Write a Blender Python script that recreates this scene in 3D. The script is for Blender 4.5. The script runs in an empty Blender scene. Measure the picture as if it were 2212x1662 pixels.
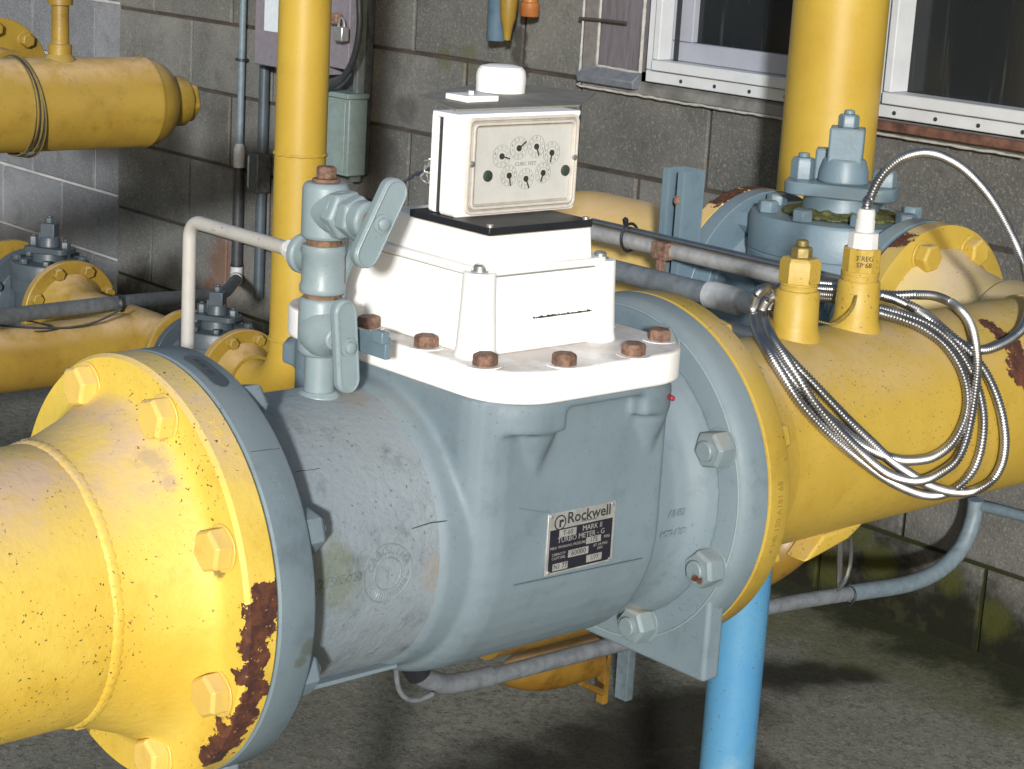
import bpy, bmesh, math, random
from mathutils import Vector, Matrix, noise
random.seed(7)
SC = bpy.context.scene
COL = SC.collection
rad = math.radians
V = Vector

# ------------------------------------------------------------ camera
ROWS = [[0.6595640212567128, 0.7494628748692926, 0.05727740441333948],
        [0.21607987654383903, -0.1160708891836538, -0.9694519253871823],
        [-0.7199199877878608, 0.6517921047978187, -0.23850002789676047]]
O = V((1.3096475915, -0.8123754892, 1.3862514302))
FP = 4315.7678
M = Matrix(ROWS)
MT = M.transposed()
camd = bpy.data.cameras.new('camera')
cam = bpy.data.objects.new('camera', camd)
COL.objects.link(cam)
mw = Matrix((( ROWS[0][0], -ROWS[1][0], -ROWS[2][0], O.x),
             ( ROWS[0][1], -ROWS[1][1], -ROWS[2][1], O.y),
             ( ROWS[0][2], -ROWS[1][2], -ROWS[2][2], O.z), (0, 0, 0, 1)))
cam.matrix_world = mw
camd.sensor_width = 36
camd.lens = FP / 2212 * 36
camd.clip_start = 0.05
camd.clip_end = 500
SC.camera = cam
SC.render.resolution_x = 1024
SC.render.resolution_y = 769

# ------------------------------------------------------------ world, sun, exposure
LD = V((-0.715, 0.665, -0.215)).normalized()
ELEV = math.asin(-LD.z)
world = bpy.data.worlds.new('World')
SC.world = world
world.use_nodes = True
wn = world.node_tree.nodes
wl = world.node_tree.links
bg = wn['Background']
sky = wn.new('ShaderNodeTexSky')
sky.sky_type = 'NISHITA'
sky.sun_disc = False
sky.sun_elevation = ELEV
sky.sun_rotation = math.atan2(-LD.x, -LD.y)
sky.air_density = 1.0
sky.dust_density = 1.5
wl.new(sky.outputs[0], bg.inputs[0])
bg.inputs[1].default_value = 0.12
sund = bpy.data.lights.new('sun', 'SUN')
sund.energy = 4.35
sund.angle = rad(3.0)
sund.color = (1.0, 0.993, 0.98)
sun = bpy.data.objects.new('sun', sund)
sun.rotation_euler = LD.to_track_quat('-Z', 'Y').to_euler()
sun.location = (3, -4, 5)
COL.objects.link(sun)
SC.view_settings.view_transform = 'Standard'
SC.view_settings.look = 'None'
SC.view_settings.gamma = 1
SC.view_settings.exposure = 0.0


def at(u, v, ax, val):
    """pixel of the 2212 wide view -> point on the plane ax = val"""
    d = MT @ V(((u - 1106) / FP, (v - 831) / FP, 1))
    i = 'xyz'.index(ax)
    return O + d * ((val - O[i]) / d[i])


def atd(u, v, dist):
    d = MT @ V(((u - 1106) / FP, (v - 831) / FP, 1))
    return O + d.normalized() * dist


PZ = .85


def cyl_hit(u, v, R):
    d = MT @ V(((u - 1106) / FP, (v - 831) / FP, 1))
    ox, oz = O.x, O.z - PZ
    a = d.x ** 2 + d.z ** 2
    b = 2 * (ox * d.x + oz * d.z)
    c = ox * ox + oz * oz - R * R
    D = b * b - 4 * a * c
    if D < 0:
        t = -b / 2 / a
        return O + d * t, False
    t = (-b - math.sqrt(D)) / 2 / a
    return O + d * t, True


# ------------------------------------------------------------ materials
class NT:
    def __init__(s, name):
        s.m = bpy.data.materials.new(name)
        s.m.use_nodes = True
        s.n = s.m.node_tree.nodes
        s.l = s.m.node_tree.links
        s.b = s.n['Principled BSDF']
        s.geo = s.n.new('ShaderNodeNewGeometry')
        s.pos = s.geo.outputs['Position']

    def noise(s, scale, detail=4, rough=.6, vec=None, dist=0):
        t = s.n.new('ShaderNodeTexNoise')
        t.inputs['Scale'].default_value = scale
        t.inputs['Detail'].default_value = detail
        t.inputs['Roughness'].default_value = rough
        t.inputs['Distortion'].default_value = dist
        s.l.new(vec or s.pos, t.inputs['Vector'])
        return t.outputs[0]

    def math(s, op, a, b=None, c=None, clamp=False):
        t = s.n.new('ShaderNodeMath')
        t.operation = op
        t.use_clamp = clamp
        for i, x in enumerate((a, b, c)):
            if x is None:
                continue
            if isinstance(x, (int, float)):
                t.inputs[i].default_value = x
            else:
                s.l.new(x, t.inputs[i])
        return t.outputs[0]

    def ramp(s, x, a, b):
        """0 below a, 1 above b"""
        t = s.n.new('ShaderNodeMapRange')
        t.interpolation_type = 'SMOOTHSTEP'
        s.l.new(x, t.inputs[0])
        t.inputs[1].default_value = a
        t.inputs[2].default_value = b
        return t.outputs[0]

    def mix(s, f, a, b):
        t = s.n.new('ShaderNodeMix')
        t.data_type = 'RGBA'
        if isinstance(f, (int, float)):
            t.inputs[0].default_value = f
        else:
            s.l.new(f, t.inputs[0])
        for i, x in ((6, a), (7, b)):
            if isinstance(x, tuple):
                t.inputs[i].default_value = (*x[:3], 1)
            else:
                s.l.new(x, t.inputs[i])
        return t.outputs[2]

    def spots(s, pts, amp=.9, scale=60, th=(.28, .36)):
        """irregular patches round the given (point, radius) list"""
        acc = None
        for p, r in pts:
            d = s.n.new('ShaderNodeVectorMath')
            d.operation = 'DISTANCE'
            s.l.new(s.pos, d.inputs[0])
            d.inputs[1].default_value = tuple(p)
            x = s.math('MULTIPLY_ADD', d.outputs['Value'], -1.0 / r, 1.0)
            acc = x if acc is None else s.math('MAXIMUM', acc, x)
        nz = s.noise(scale, 5, .65)
        k = s.math('MULTIPLY_ADD', s.math('SUBTRACT', nz, .5), amp * 2, acc)
        return s.ramp(k, *th)

    def sep(s, v):
        t = s.n.new('ShaderNodeSeparateXYZ')
        s.l.new(v, t.inputs[0])
        return t.outputs

    def bump(s, h, strength=.3, dist=.002):
        t = s.n.new('ShaderNodeBump')
        t.inputs['Strength'].default_value = strength
        t.inputs['Distance'].default_value = dist
        s.l.new(h, t.inputs['Height'])
        s.l.new(t.outputs[0], s.b.inputs['Normal'])

    def done(s, col, rough=.5, metal=0.0, spec=None):
        for k, x in (('Base Color', col), ('Roughness', rough), ('Metallic', metal)):
            if isinstance(x, tuple):
                s.b.inputs[k].default_value = (*x[:3], 1)
            elif isinstance(x, (int, float)):
                s.b.inputs[k].default_value = x
            else:
                s.l.new(x, s.b.inputs[k])
        if spec is not None:
            s.b.inputs['Specular IOR Level'].default_value = spec
        return s.m


RUST = (.045, .016, .012)


def paint(name, base, base2=None, speck=.5, sky_dust=0.25, sky_dustcol=(.62, .5, .36), rough=.42,
          rust=(), chips=0.0, grain=.25, grime=.25, speckcol=(.09, .07, .035), amp=.9, rscale=60, rth=(.28, .36), stains=()):
    t = NT(name)
    base2 = base2 or tuple(c * .82 for c in base)
    c = t.mix(t.ramp(t.noise(7, 5, .65), .35, .7), base, base2)
    nz = t.sep(t.geo.outputs['Normal'])[2]
    if sky_dust:
        f = t.math('MULTIPLY', t.ramp(nz, .35, .95), t.ramp(t.noise(14, 5, .7), .25, .75))  # upward faces: pale sky light and dust painted together into the base colour
        c = t.mix(t.math('MULTIPLY', f, sky_dust * 1.6, clamp=True), c, sky_dustcol)
    if grime:
        g = t.math('MULTIPLY', t.ramp(t.noise(28, 6, .75), .52, .78), grime)
        c = t.mix(g, c, tuple(x * .45 for x in base2))
    if speck:
        a = t.ramp(t.noise(330, 2, .5), .66, .72)
        b = t.ramp(t.noise(9, 3, .6), .38, .62)
        c = t.mix(t.math('MULTIPLY', t.math('MULTIPLY', a, b), speck), c, speckcol)
        a2 = t.ramp(t.noise(130, 4, .7), .67, .72)
        c = t.mix(t.math('MULTIPLY', t.math('MULTIPLY', a2, b), speck * .8), c, speckcol)
    for spts, scol, sf, sth in stains:
        c = t.mix(t.math('MULTIPLY', t.spots(spts, .8, 90, sth), sf), c, scol)
    rr = t.math('MULTIPLY_ADD', t.noise(22, 4, .6), .25, rough - .12)
    h = t.math('ADD', t.math('MULTIPLY', t.noise(160, 4, .55), grain), t.math('MULTIPLY', t.noise(30, 3, .5), grain * 1.2))
    masks = []
    if rust:
        masks.append(t.spots(rust, amp, rscale, rth))
    if chips:
        masks.append(t.ramp(t.noise(26, 6, .8), .80 - chips * .12, .82 - chips * .12))
    for mk in masks:
        rc = t.mix(t.ramp(t.noise(90, 4, .7), .35, .65), RUST, (.115, .038, .018))
        rc = t.mix(t.ramp(t.noise(240, 2, .6), .66, .72), rc, (.34, .17, .08))
        c = t.mix(mk, c, rc)
        rr = t.math('MAXIMUM', rr, t.math('MULTIPLY', mk, .85))
        h = t.math('SUBTRACT', h, t.math('MULTIPLY', mk, .35))
        h = t.math('ADD', h, t.math('MULTIPLY', t.math('MULTIPLY', mk, t.noise(200, 4, .7)), .9))
    t.bump(h, .55, .0016)
    return t.done(c, rr)


def plain(name, col, rough=.5, metal=0.0, bump=.15, vary=.15, scale=60):
    t = NT(name)
    c = t.mix(t.ramp(t.noise(scale, 5, .65), .3, .75), col, tuple(x * (1 - vary * 2) for x in col))
    t.bump(t.noise(scale * 4, 3, .6), bump, .001)
    return t.done(c, t.math('MULTIPLY_ADD', t.noise(scale * .6, 3, .6), .2, rough - .1), metal)


def ringpts(y, rad_, da, dr, r):
    return [(V((math.cos(a) * (rad_ + dr), y, PZ + math.sin(a) * (rad_ + dr) - da)), r) for a in [rad(22.5 + 45 * k) for k in range(8)]]


OLIVE = (.10, .085, .025)
st_near = [(ringpts(-.029, .149, .017, 0, .011)[:1] + ringpts(-.029, .149, .017, 0, .011)[1:4] + ringpts(-.029, .149, .017, 0, .011)[5:], OLIVE, .8, (.25, .6)),
           ([(cyl_hit(330, 1000, .125)[0], .02), (cyl_hit(350, 1020, .125)[0], .016), (cyl_hit(365, 1045, .13)[0], .012)], (.34, .27, .22), .6, (.2, .7))]
st_grey = [([(at(1500, 935, 'y', .511), .016), (at(1487, 985, 'y', .511), .016), (at(1512, 1185, 'y', .51), .02), (at(1395, 1330, 'y', .5), .014), (cyl_hit(668, 1400, .1715)[0], .014), (cyl_hit(650, 1430, .1715)[0], .010)], (.09, .095, .06), .6, (.25, .7)),
           ([(at(1370, 1320, 'y', .49), .012)], (.30, .24, .17), .6, (.2, .7))]
st_barrel = [([(cyl_hit(u, v, .1225)[0], .03) for u, v in ((700, 1240), (720, 1215), (740, 1270))], (.13, .15, .075), .5, (.1, .8)),
             ([(cyl_hit(u, v, .1225)[0], .028) for u, v in ((950, 1230), (980, 1290), (860, 830), (760, 860))], (.22, .18, .13), .45, (.1, .8))]
YEL_N = (.68, .51, .09)  # near yellow brighter than far: light falloff over distance painted into the colour
YEL = (.45, .315, .05)
YEL2 = (.39, .26, .035)
rustL = [(at(u, v, 'y', y), r) for u, v, y, r in (
    (578, 1288, -.010, .016), (566, 1330, -.014, .019), (556, 1372, -.018, .020), (540, 1400, -.026, .018),
    (562, 1425, -.014, .016), (546, 1460, -.02, .018), (552, 1500, -.014, .019), (532, 1545, -.018, .021), (516, 1590, -.018, .021),
    (488, 1625, -.022, .022), (465, 1645, -.024, .02))]
m_yn = paint(rough=.54, name='yellow_paint_near_lit', base=YEL_N, base2=(.61, .41, .05), speck=1.6, sky_dust=.8, sky_dustcol=(.60, .45, .32), rust=rustL, amp=.95, rscale=62, rth=(.26, .285), grain=.6, grime=.2, stains=st_near)
m_yb = paint('yellow_paint_bolts', (.72, .51, .13), speck=.5, sky_dust=.45, sky_dustcol=(.64, .48, .32), grime=.35,
             rust=[(at(347, 885, 'y', -.05), .006)], amp=.25, rth=(.2, .3))
rustR = [(at(2078, 664, 'z', .945), .016), (at(2105, 678, 'z', .943), .018), (cyl_hit(2135, 700, .109)[0], .018), (cyl_hit(2160, 722, .109)[0], .02),
         (cyl_hit(2188, 745, .109)[0], .022), (cyl_hit(2200, 790, .109)[0], .028), (cyl_hit(2208, 820, .109)[0], .018), (at(1935, 520, 'x', -.3), .035), (at(1910, 560, 'x', -.32), .02), (at(1932, 618, 'x', -.3), .02)]
m_yr = paint('yellow_paint_far_dimmed', YEL, YEL2, rough=.5, speck=1.5, sky_dust=.5, sky_dustcol=(.58, .44, .26), rust=rustR, grain=.3, grime=.25)
m_yv = paint('yellow_paint_riser', (.43, .295, .042), (.40, .265, .035), speck=.3, sky_dust=.1, grain=.12, grime=.15)
m_yd = paint('yellow_paint_back_dimmed', (.26, .175, .025), (.20, .125, .018), speck=1.2, sky_dust=.7, sky_dustcol=(.5, .36, .2), grime=.5, chips=.0, grain=.3)  # background yellow, base colour darkened for light falling off with distance
m_yshade = paint('shaded_rusty_yellow_paint', (.20, .115, .015), (.12, .06, .01), speck=1, sky_dust=.2, grime=.8, chips=.9, grain=.4)  # brown base stands in for shade under the meter, with rust flecks
m_neck = paint('faded_yellow_neck_paint', (.52, .41, .17), (.47, .35, .12), speck=1.2, sky_dust=.8, sky_dustcol=(.55, .44, .28), rust=rustR, grain=.3, grime=.25)
m_peach = paint('faded_yellow_paint', (.60, .42, .13), (.56, .38, .11), speck=.5, sky_dust=.6, sky_dustcol=(.72, .50, .28), grain=.2, grime=.15,
                rust=[(V((-.62, 1.33, .985)), .05), (V((-.66, 1.42, .98)), .06), (V((-.62, 1.40, 1.0)), .06)])
GR = (.162, .218, .252)
m_gr = paint('blue_grey_paint', rough=.6, base=GR, base2=(.138, .190, .224), stains=st_grey, speck=.7, sky_dust=.4, sky_dustcol=(.25, .28, .285), grain=.35, grime=.35, speckcol=(.08, .10, .10))
m_grr = paint('rough_blue_grey_casting', (.205, .245, .275), (.142, .176, .205), stains=st_barrel, speck=1.6, sky_dust=.35, sky_dustcol=(.30, .31, .30), grain=1.2, grime=.8, speckcol=(.10, .12, .12))
m_grv = paint('grey_valve_paint', (.135, .20, .245), (.115, .172, .212), speck=.4, sky_dust=.3, sky_dustcol=(.36, .40, .38), grain=.3, grime=.35)
m_grd = paint('grey_valve_paint_dimmed', (.055, .075, .09), (.04, .055, .07), speck=.4, sky_dust=.2, sky_dustcol=(.16, .18, .18), grain=.3, grime=.35)  # background grey, base colour darkened for the weaker light farther off
m_grl = paint('pale_grey_fitting_paint', (.235, .30, .325), (.195, .26, .285), speck=.3, sky_dust=.2, sky_dustcol=(.5, .52, .5), grain=.3, grime=.2)
m_tube = paint('whitish_tube_paint', (.42, .41, .385), (.36, .35, .33), speck=1.4, sky_dust=.1, grain=.3, grime=.3, speckcol=(.15, .14, .12))
m_wh = paint('white_enamel', (.92, .92, .91), (.90, .90, .89), speck=.12, sky_dust=.0, grain=.08, grime=.03, rough=.45)
m_lid = paint('white_lid_enamel', (.91, .91, .90), (.88, .88, .87), speck=.25, sky_dust=.9, sky_dustcol=(.58, .53, .49), grain=.3, grime=.1,
              rust=[(V((x, y, 1.02)), .017) for x, y in ((.045, .247), (.12, .247), (.147, .30))], amp=.5, rth=(.5, 1.2), rscale=120)
m_blk = plain('black_rubber', (.015, .017, .022), .5, 0, .2)
m_drk = plain('dark_gap', (.02, .022, .025), .6)
m_rb = plain('rusty_bolt_steel', (.25, .145, .10), .8, 0, .9, .35, 150)
m_rust = plain('orange_rust', (.24, .14, .085), .9, 0, .9, .35, 150)
m_steel = plain('galvanised_steel', (.62, .63, .62), .38, .85, .15)
m_sdull = plain('weathered_conduit_steel', (.60, .59, .58), .45, .55, .2)
m_cable = plain('armoured_cable_steel', (.46, .46, .46), .36, 1.0, .05, .08)
m_brass = plain('brass_plug', (.30, .24, .09), .5, .6, .3)
m_nyl = plain('white_nylon', (.64, .65, .64), .4, 0, .1, .05)
m_alu = plain('aluminium_plate', (.62, .63, .62), .4, .6, .1)
m_lblk = plain('black_label_ink', (.018, .018, .028), .4, 0, .05)
m_ink = plain('dark_ink', (.03, .035, .03), .6, 0, .02)
m_dial = plain('dial_face', (.52, .525, .50), .6, 0, .05, .05)
m_dink = plain('grey_dial_ink', (.17, .19, .18), .6, 0, .02)
m_frame = plain('clear_plastic_rim', (.58, .55, .50), .25, 0, .1, .08)
m_boxtop = plain('dusty_box_top', (.25, .235, .205), .7, 0, .3, .15)
m_pvc = plain('grey_pvc_conduit', (.16, .18, .20), .5, 0, .2, .2)
m_pvcl = plain('pale_grey_pvc', (.45, .47, .48), .5, 0, .2, .15)
m_bpvc = plain('blue_grey_conduit', (.14, .19, .225), .5, 0, .2, .15)
m_blkpvc = plain('black_conduit', (.035, .04, .045), .5, 0, .2, .2)
m_ebox = plain('purple_grey_enclosure', (.19, .175, .205), .55, 0, .2, .1)
m_jbox = plain('green_grey_enclosure', (.20, .26, .25), .5, 0, .2, .1)
m_panel = plain('dark_steel_panel', (.085, .095, .10), .5, .2, .2, .25)
m_tag = plain('white_paper_notice', (.55, .62, .68), .6, 0, .05, .06)
m_post = paint('blue_post_paint', (.055, .205, .40), (.085, .25, .40), speck=1.0, sky_dust=0, grain=.3, grime=.5,
               stains=[([(V((.012, .71, z)), .035) for z in (.36, .42, .48, .30, .24)], (.16, .30, .38), .7, (.2, .9)), ([(V((0, .70, z)), .03) for z in (.02, .08)], (.06, .06, .05), .8, (.1, .8))])
m_red = plain('red_paint', (.28, .03, .05), .5)
m_moss = plain('moss', (.15, .16, .045), .95, 0, 1, .4, 200)
m_win = plain('white_window_frame', (.52, .55, .58), .45, 0, .1, .06, 12)
m_win2 = plain('grey_window_sash', (.30, .32, .38), .45, 0, .1, .06, 12)
m_caulk = plain('white_caulk', (.40, .40, .38), .8, 0, .6, .15)
m_brownstrip = plain('rusty_brown_strip', (.16, .075, .05), .85, 0, .7, .4, 30)
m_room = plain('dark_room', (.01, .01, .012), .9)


def glass_mat():
    t = NT('dirty_dark_glass')
    v = t.n.new('ShaderNodeMapping')
    v.inputs['Scale'].default_value = (60, 60, 3)
    t.l.new(t.pos, v.inputs[0])
    streak = t.ramp(t.noise(1, 3, .6, v.outputs[0]), .58, .75)
    c = t.mix(t.math('MULTIPLY', streak, .16), (.012, .014, .018), (.3, .33, .32))
    c = t.mix(t.math('MULTIPLY', t.noise(3, 3, .6), .35), c, (.022, .03, .022))
    return t.done(c, .12, 0, .35)


m_glass = glass_mat()


def board_mat():
    t = NT('purple_grey_board')
    v = t.n.new('ShaderNodeMapping')
    v.inputs['Scale'].default_value = (90, 90, 8)
    t.l.new(t.pos, v.inputs[0])
    n = t.noise(1, 4, .7, v.outputs[0])
    c = t.mix(t.ramp(n, .3, .7), (.135, .125, .145), (.085, .078, .085))
    t.bump(n, .4, .002)
    return t.done(c, .8)


m_board = board_mat()


def block_mat(name, base, b2, green=.0, spots=()):
    t = NT(name)
    isl = t.geo.outputs['Random Per Island']
    c = t.mix(t.ramp(t.noise(2.2, 5, .65), .3, .7), base, b2)
    hs = t.n.new('ShaderNodeHueSaturation')
    t.l.new(c, hs.inputs['Color'])
    t.l.new(t.math('MULTIPLY_ADD', isl, .35, .82), hs.inputs['Value'])
    c = hs.outputs[0]
    c = t.mix(t.math('MULTIPLY', t.ramp(t.noise(11, 6, .75), .45, .75), .5), c, tuple(x * .5 for x in b2))
    sp = t.noise(170, 3, .8)
    c = t.mix(t.math('MULTIPLY', t.ramp(sp, .52, .68), .55), c, tuple(min(1, x * 1.7) for x in base))
    c = t.mix(t.math('MULTIPLY', t.ramp(t.noise(230, 3, .8), .55, .72), .6), c, tuple(x * .3 for x in b2))
    # white-ish efflorescence runs
    v = t.n.new('ShaderNodeMapping')
    v.inputs['Scale'].default_value = (38, 38, 3.5)
    t.l.new(t.pos, v.inputs[0])
    c = t.mix(t.math('MULTIPLY', t.ramp(t.noise(1, 4, .7, v.outputs[0]), .66, .78), .35), c, tuple(min(1, x * 2.1) for x in base))
    z = t.sep(t.pos)[2]
    if green:
        low = t.ramp(t.math('ADD', t.math('MULTIPLY', z, -1), t.math('MULTIPLY', t.noise(5, 5, .7), .45)), -.03, .17)
        c = t.mix(low, c, t.mix(t.ramp(t.noise(16, 5, .7), .5, .66), (.010, .010, .006), (.022, .024, .011)))
    for pts, col, th, f in spots:
        mk = t.spots(pts, .5, 14, th)
        c = t.mix(t.math('MULTIPLY', mk, f), c, col)
    h = t.math('ADD', t.math('MULTIPLY', t.noise(120, 5, .8), 1.0), t.math('MULTIPLY', t.noise(22, 4, .6), .6))
    t.bump(h, .9, .004)
    return t.done(c, .93, 0, .2)


W = 2.35
wsp = [([(at(490, 575, 'y', W), .13), (at(470, 640, 'y', W), .1)], (.16, .065, .03), (.1, .6), .6),
       ([(at(1120, 120, 'y', W), .03), (at(1125, 80, 'y', W), .03), (at(1128, 155, 'y', W), .03)], (.035, .032, .028), (.0, .4), .7),
       ([(at(1010, 130, 'y', W), .05), (at(960, 128, 'y', W), .04)], (.09, .09, .03), (.1, .5), .45),
       ([(at(820, 330, 'y', W), .1), (at(880, 240, 'y', W), .06)], (.05, .048, .045), (.1, .6), .6),
       ([(at(1900, 1215, 'y', W), .06), (at(2050, 1250, 'y', W), .05), (at(1860, 1150, 'y', W), .05), (at(2150, 1340, 'y', W), .06), (at(1790, 1220, 'y', W), .07)], (.05, .055, .012), (.05, .6), .8)]
m_block = block_mat('grey_concrete_block', (.168, .168, .156), (.108, .109, .104), .85, wsp)
m_blockL = block_mat('pale_concrete_block', (.20, .21, .225), (.15, .16, .175), .0)


def mortar_mat(name, c1, c2, green=0):
    t = NT(name)
    c = t.mix(t.ramp(t.noise(9, 5, .7), .35, .7), c1, c2)
    if green:
        z = t.sep(t.pos)[2]
        low = t.ramp(t.math('ADD', t.math('MULTIPLY', z, -1), t.math('MULTIPLY', t.noise(5, 5, .7), .5)), -.15, .1)
        c = t.mix(low, c, (.020, .024, .008))
    t.bump(t.noise(150, 4, .7), .8, .003)
    return t.done(c, .95, 0, .1)


m_mort = mortar_mat('dark_mortar', (.075, .062, .052), (.04, .035, .03), 1)
m_mortL = mortar_mat('pale_mortar', (.42, .42, .42), (.30, .30, .30))


def ground_mat():
    t = NT('stained_shaded_concrete')
    c = t.mix(t.ramp(t.noise(1.6, 6, .65), .3, .7), (.31, .31, .265), (.20, .205, .17))
    c = t.mix(t.ramp(t.noise(55, 5, .85), .45, .62), c, (.16, .155, .13))
    c = t.mix(t.math('MULTIPLY', t.ramp(t.noise(120, 3, .85), .54, .64), .8), c, (.36, .355, .31))
    c = t.mix(t.math('MULTIPLY', t.ramp(t.noise(90, 3, .85), .56, .68), .8), c, (.07, .068, .055))
    # shade under the meter painted on the slab as dark bands, then moss
    shade_pts = [(at(u, v, 'z', 0), r) for u, v, r in ((960, 1720, .16), (1080, 1690, .20), (1180, 1650, .22), (1300, 1610, .24), (1420, 1570, .24), (1500, 1530, .2), (1240, 1700, .24), (1380, 1680, .24), (1500, 1640, .2),
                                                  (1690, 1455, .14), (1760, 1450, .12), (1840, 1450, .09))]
    mk = t.spots(shade_pts, .35, 9, (.02, .75))
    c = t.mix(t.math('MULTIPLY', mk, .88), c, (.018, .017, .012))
    y = t.sep(t.pos)[1]
    edge = t.ramp(t.math('ADD', y, t.math('MULTIPLY', t.noise(6, 5, .7), .35)), 2.30, 2.48)
    c = t.mix(t.math('MULTIPLY', edge, .93), c, (.022, .025, .008))
    rim = t.math('SUBTRACT', t.ramp(t.math('ADD', y, t.math('MULTIPLY', t.noise(6, 5, .7), .35)), 2.20, 2.34), edge, clamp=True)
    c = t.mix(t.math('MULTIPLY', rim, .5), c, (.10, .105, .02))
    h = t.math('ADD', t.noise(150, 5, .8), t.math('MULTIPLY', t.noise(35, 4, .7), .8))
    t.bump(h, 1.0, .006)
    return t.done(c, .95, 0, .15)


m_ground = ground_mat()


# ------------------------------------------------------------ geometry helpers
class G:
    def __init__(s):
        s.v = []
        s.f = []

    def add(s, vs, fs):
        n = len(s.v)
        s.v += [tuple(v) for v in vs]
        s.f += [tuple(i + n for i in f) for f in fs]
        return s

    def frame(s, axis):
        a = V(axis).normalized()
        h = V((0, 0, 1)) if abs(a.z) < .9 else V((1, 0, 0))
        u = a.cross(h).normalized()
        return a, u, a.cross(u).normalized()

    def lathe(s, org, axis, prof, n=48, rot=0.0, wob=0):
        """prof = [(radius, distance along axis)]"""
        a, u, w = s.frame(axis)
        org = V(org)
        vs, fs = [], []
        for r, t in prof:
            for k in range(n):
                th = rot + 2 * math.pi * k / n
                vs.append(org + a * t + (u * math.cos(th) + w * math.sin(th)) * r)
        m = len(prof)
        for j in range(m - 1):
            for k in range(n):
                k2 = (k + 1) % n
                fs.append((j * n + k, j * n + k2, (j + 1) * n + k2, (j + 1) * n + k))
        fs.append(tuple(range(n - 1, -1, -1)))
        fs.append(tuple((m - 1) * n + k for k in range(n)))
        return s.add(vs, fs)

    def cyl(s, a, b, r, n=32, r2=None):
        a = V(a); b = V(b)
        return s.lathe(a, b - a, [(r, 0), (r2 if r2 else r, (b - a).length)], n)

    def tube(s, pts, r, n=12, ring=None, closed=False):
        pts = [V(p) for p in pts]
        N = len(pts)
        vs, fs = [], []
        nrm = None
        for i in range(N):
            if closed:
                t = (pts[(i + 1) % N] - pts[i - 1]).normalized()
            else:
                t = (pts[min(i + 1, N - 1)] - pts[max(i - 1, 0)]).normalized()
            if nrm is None:
                h = V((0, 0, 1)) if abs(t.z) < .9 else V((1, 0, 0))
                nrm = t.cross(h).normalized()
            nrm = (nrm - t * nrm.dot(t)).normalized()
            bn = t.cross(nrm)
            rr = r[i] if isinstance(r, list) else r
            for k in range(n):
                th = 2 * math.pi * k / n
                vs.append(pts[i] + (nrm * math.cos(th) + bn * math.sin(th)) * rr)
        for j in range(N if closed else N - 1):
            j2 = (j + 1) % N
            for k in range(n):
                k2 = (k + 1) % n
                fs.append((j * n + k, j2 * n + k, j2 * n + k2, j * n + k2))
        if not closed:
            fs.append(tuple(range(n)))
            fs.append(tuple((N - 1) * n + k for k in range(n - 1, -1, -1)))
        return s.add(vs, fs)

    def box(s, x0, x1, y0, y1, z0, z1):
        vs = [(x, y, z) for x in (x0, x1) for y in (y0, y1) for z in (z0, z1)]
        return s.add(vs, [(0, 1, 3, 2), (4, 6, 7, 5), (0, 4, 5, 1), (2, 3, 7, 6), (0, 2, 6, 4), (1, 5, 7, 3)])

    def obox(s, c, ax, ay, az, sx, sy, sz):
        c = V(c)
        vs = [c + V(ax) * (sx / 2 * i) + V(ay) * (sy / 2 * j) + V(az) * (sz / 2 * k) for i in (-1, 1) for j in (-1, 1) for k in (-1, 1)]
        return s.add(vs, [(0, 1, 3, 2), (4, 6, 7, 5), (0, 4, 5, 1), (2, 3, 7, 6), (0, 2, 6, 4), (1, 5, 7, 3)])

    def prism(s, poly, org, ux, uy, n, h, taper=1.0):
        """poly in (ux, uy), extruded by h along n"""
        org = V(org); ux = V(ux); uy = V(uy); n = V(n)
        k = len(poly)
        cx = sum(p[0] for p in poly) / k; cy = sum(p[1] for p in poly) / k
        vs = [org + ux * p[0] + uy * p[1] for p in poly]
        vs += [org + ux * (cx + (p[0] - cx) * taper) + uy * (cy + (p[1] - cy) * taper) + n * h for p in poly]
        fs = [tuple(range(k - 1, -1, -1)), tuple(range(k, 2 * k))] + [(i, (i + 1) % k, k + (i + 1) % k, k + i) for i in range(k)]
        return s.add(vs, fs)

    def build(s, name, mat, parent=None, smooth=35, bev=0.0, seg=2, loc=None):
        me = bpy.data.meshes.new(name)
        off = V(loc) if loc is not None else V((0, 0, 0))
        me.from_pydata([tuple(V(v) - off) for v in s.v], [], s.f)
        bm = bmesh.new()
        bm.from_mesh(me)
        bmesh.ops.recalc_face_normals(bm, faces=bm.faces)
        bm.to_mesh(me)
        bm.free()
        if smooth:
            for p in me.polygons:
                p.use_smooth = True
            me.set_sharp_from_angle(angle=rad(smooth))
        me.materials.append(mat)
        o = bpy.data.objects.new(name, me)
        COL.objects.link(o)
        o.location = off
        if parent:
            par(o, parent)
        if bev:
            b = o.modifiers.new('bevel', 'BEVEL')
            b.width = bev
            b.segments = seg
            b.limit_method = 'ANGLE'
            b.angle_limit = rad(32)
        return o


def par(o, p):
    o.parent = p
    q = p
    off = V((0, 0, 0))
    while q:
        off += q.location
        q = q.parent
    # all objects here are unrotated: keep world place by a plain offset
    o.location = V(o.location) - off


def tag(o, label, cat, group=None, kind=None):
    if label:
        o['label'] = label
    if cat:
        o['category'] = cat
    if group:
        o['group'] = group
    if kind:
        o['kind'] = kind
    return o


def thing(name, label, cat, loc=(0, 0, 0), group=None):
    e = bpy.data.objects.new(name, None)
    e.empty_display_size = .05
    e.location = loc
    COL.objects.link(e)
    return tag(e, label, cat, group)


def copy_to(o, loc, parent):
    """copy a part (and its children) so that it stands at world loc under parent"""
    c = o.copy()
    COL.objects.link(c)
    c.parent = None
    c.location = loc
    if parent:
        par(c, parent)
    for ch in list(o.children):
        d = ch.copy()
        COL.objects.link(d)
        d.parent = c
    return c


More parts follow.
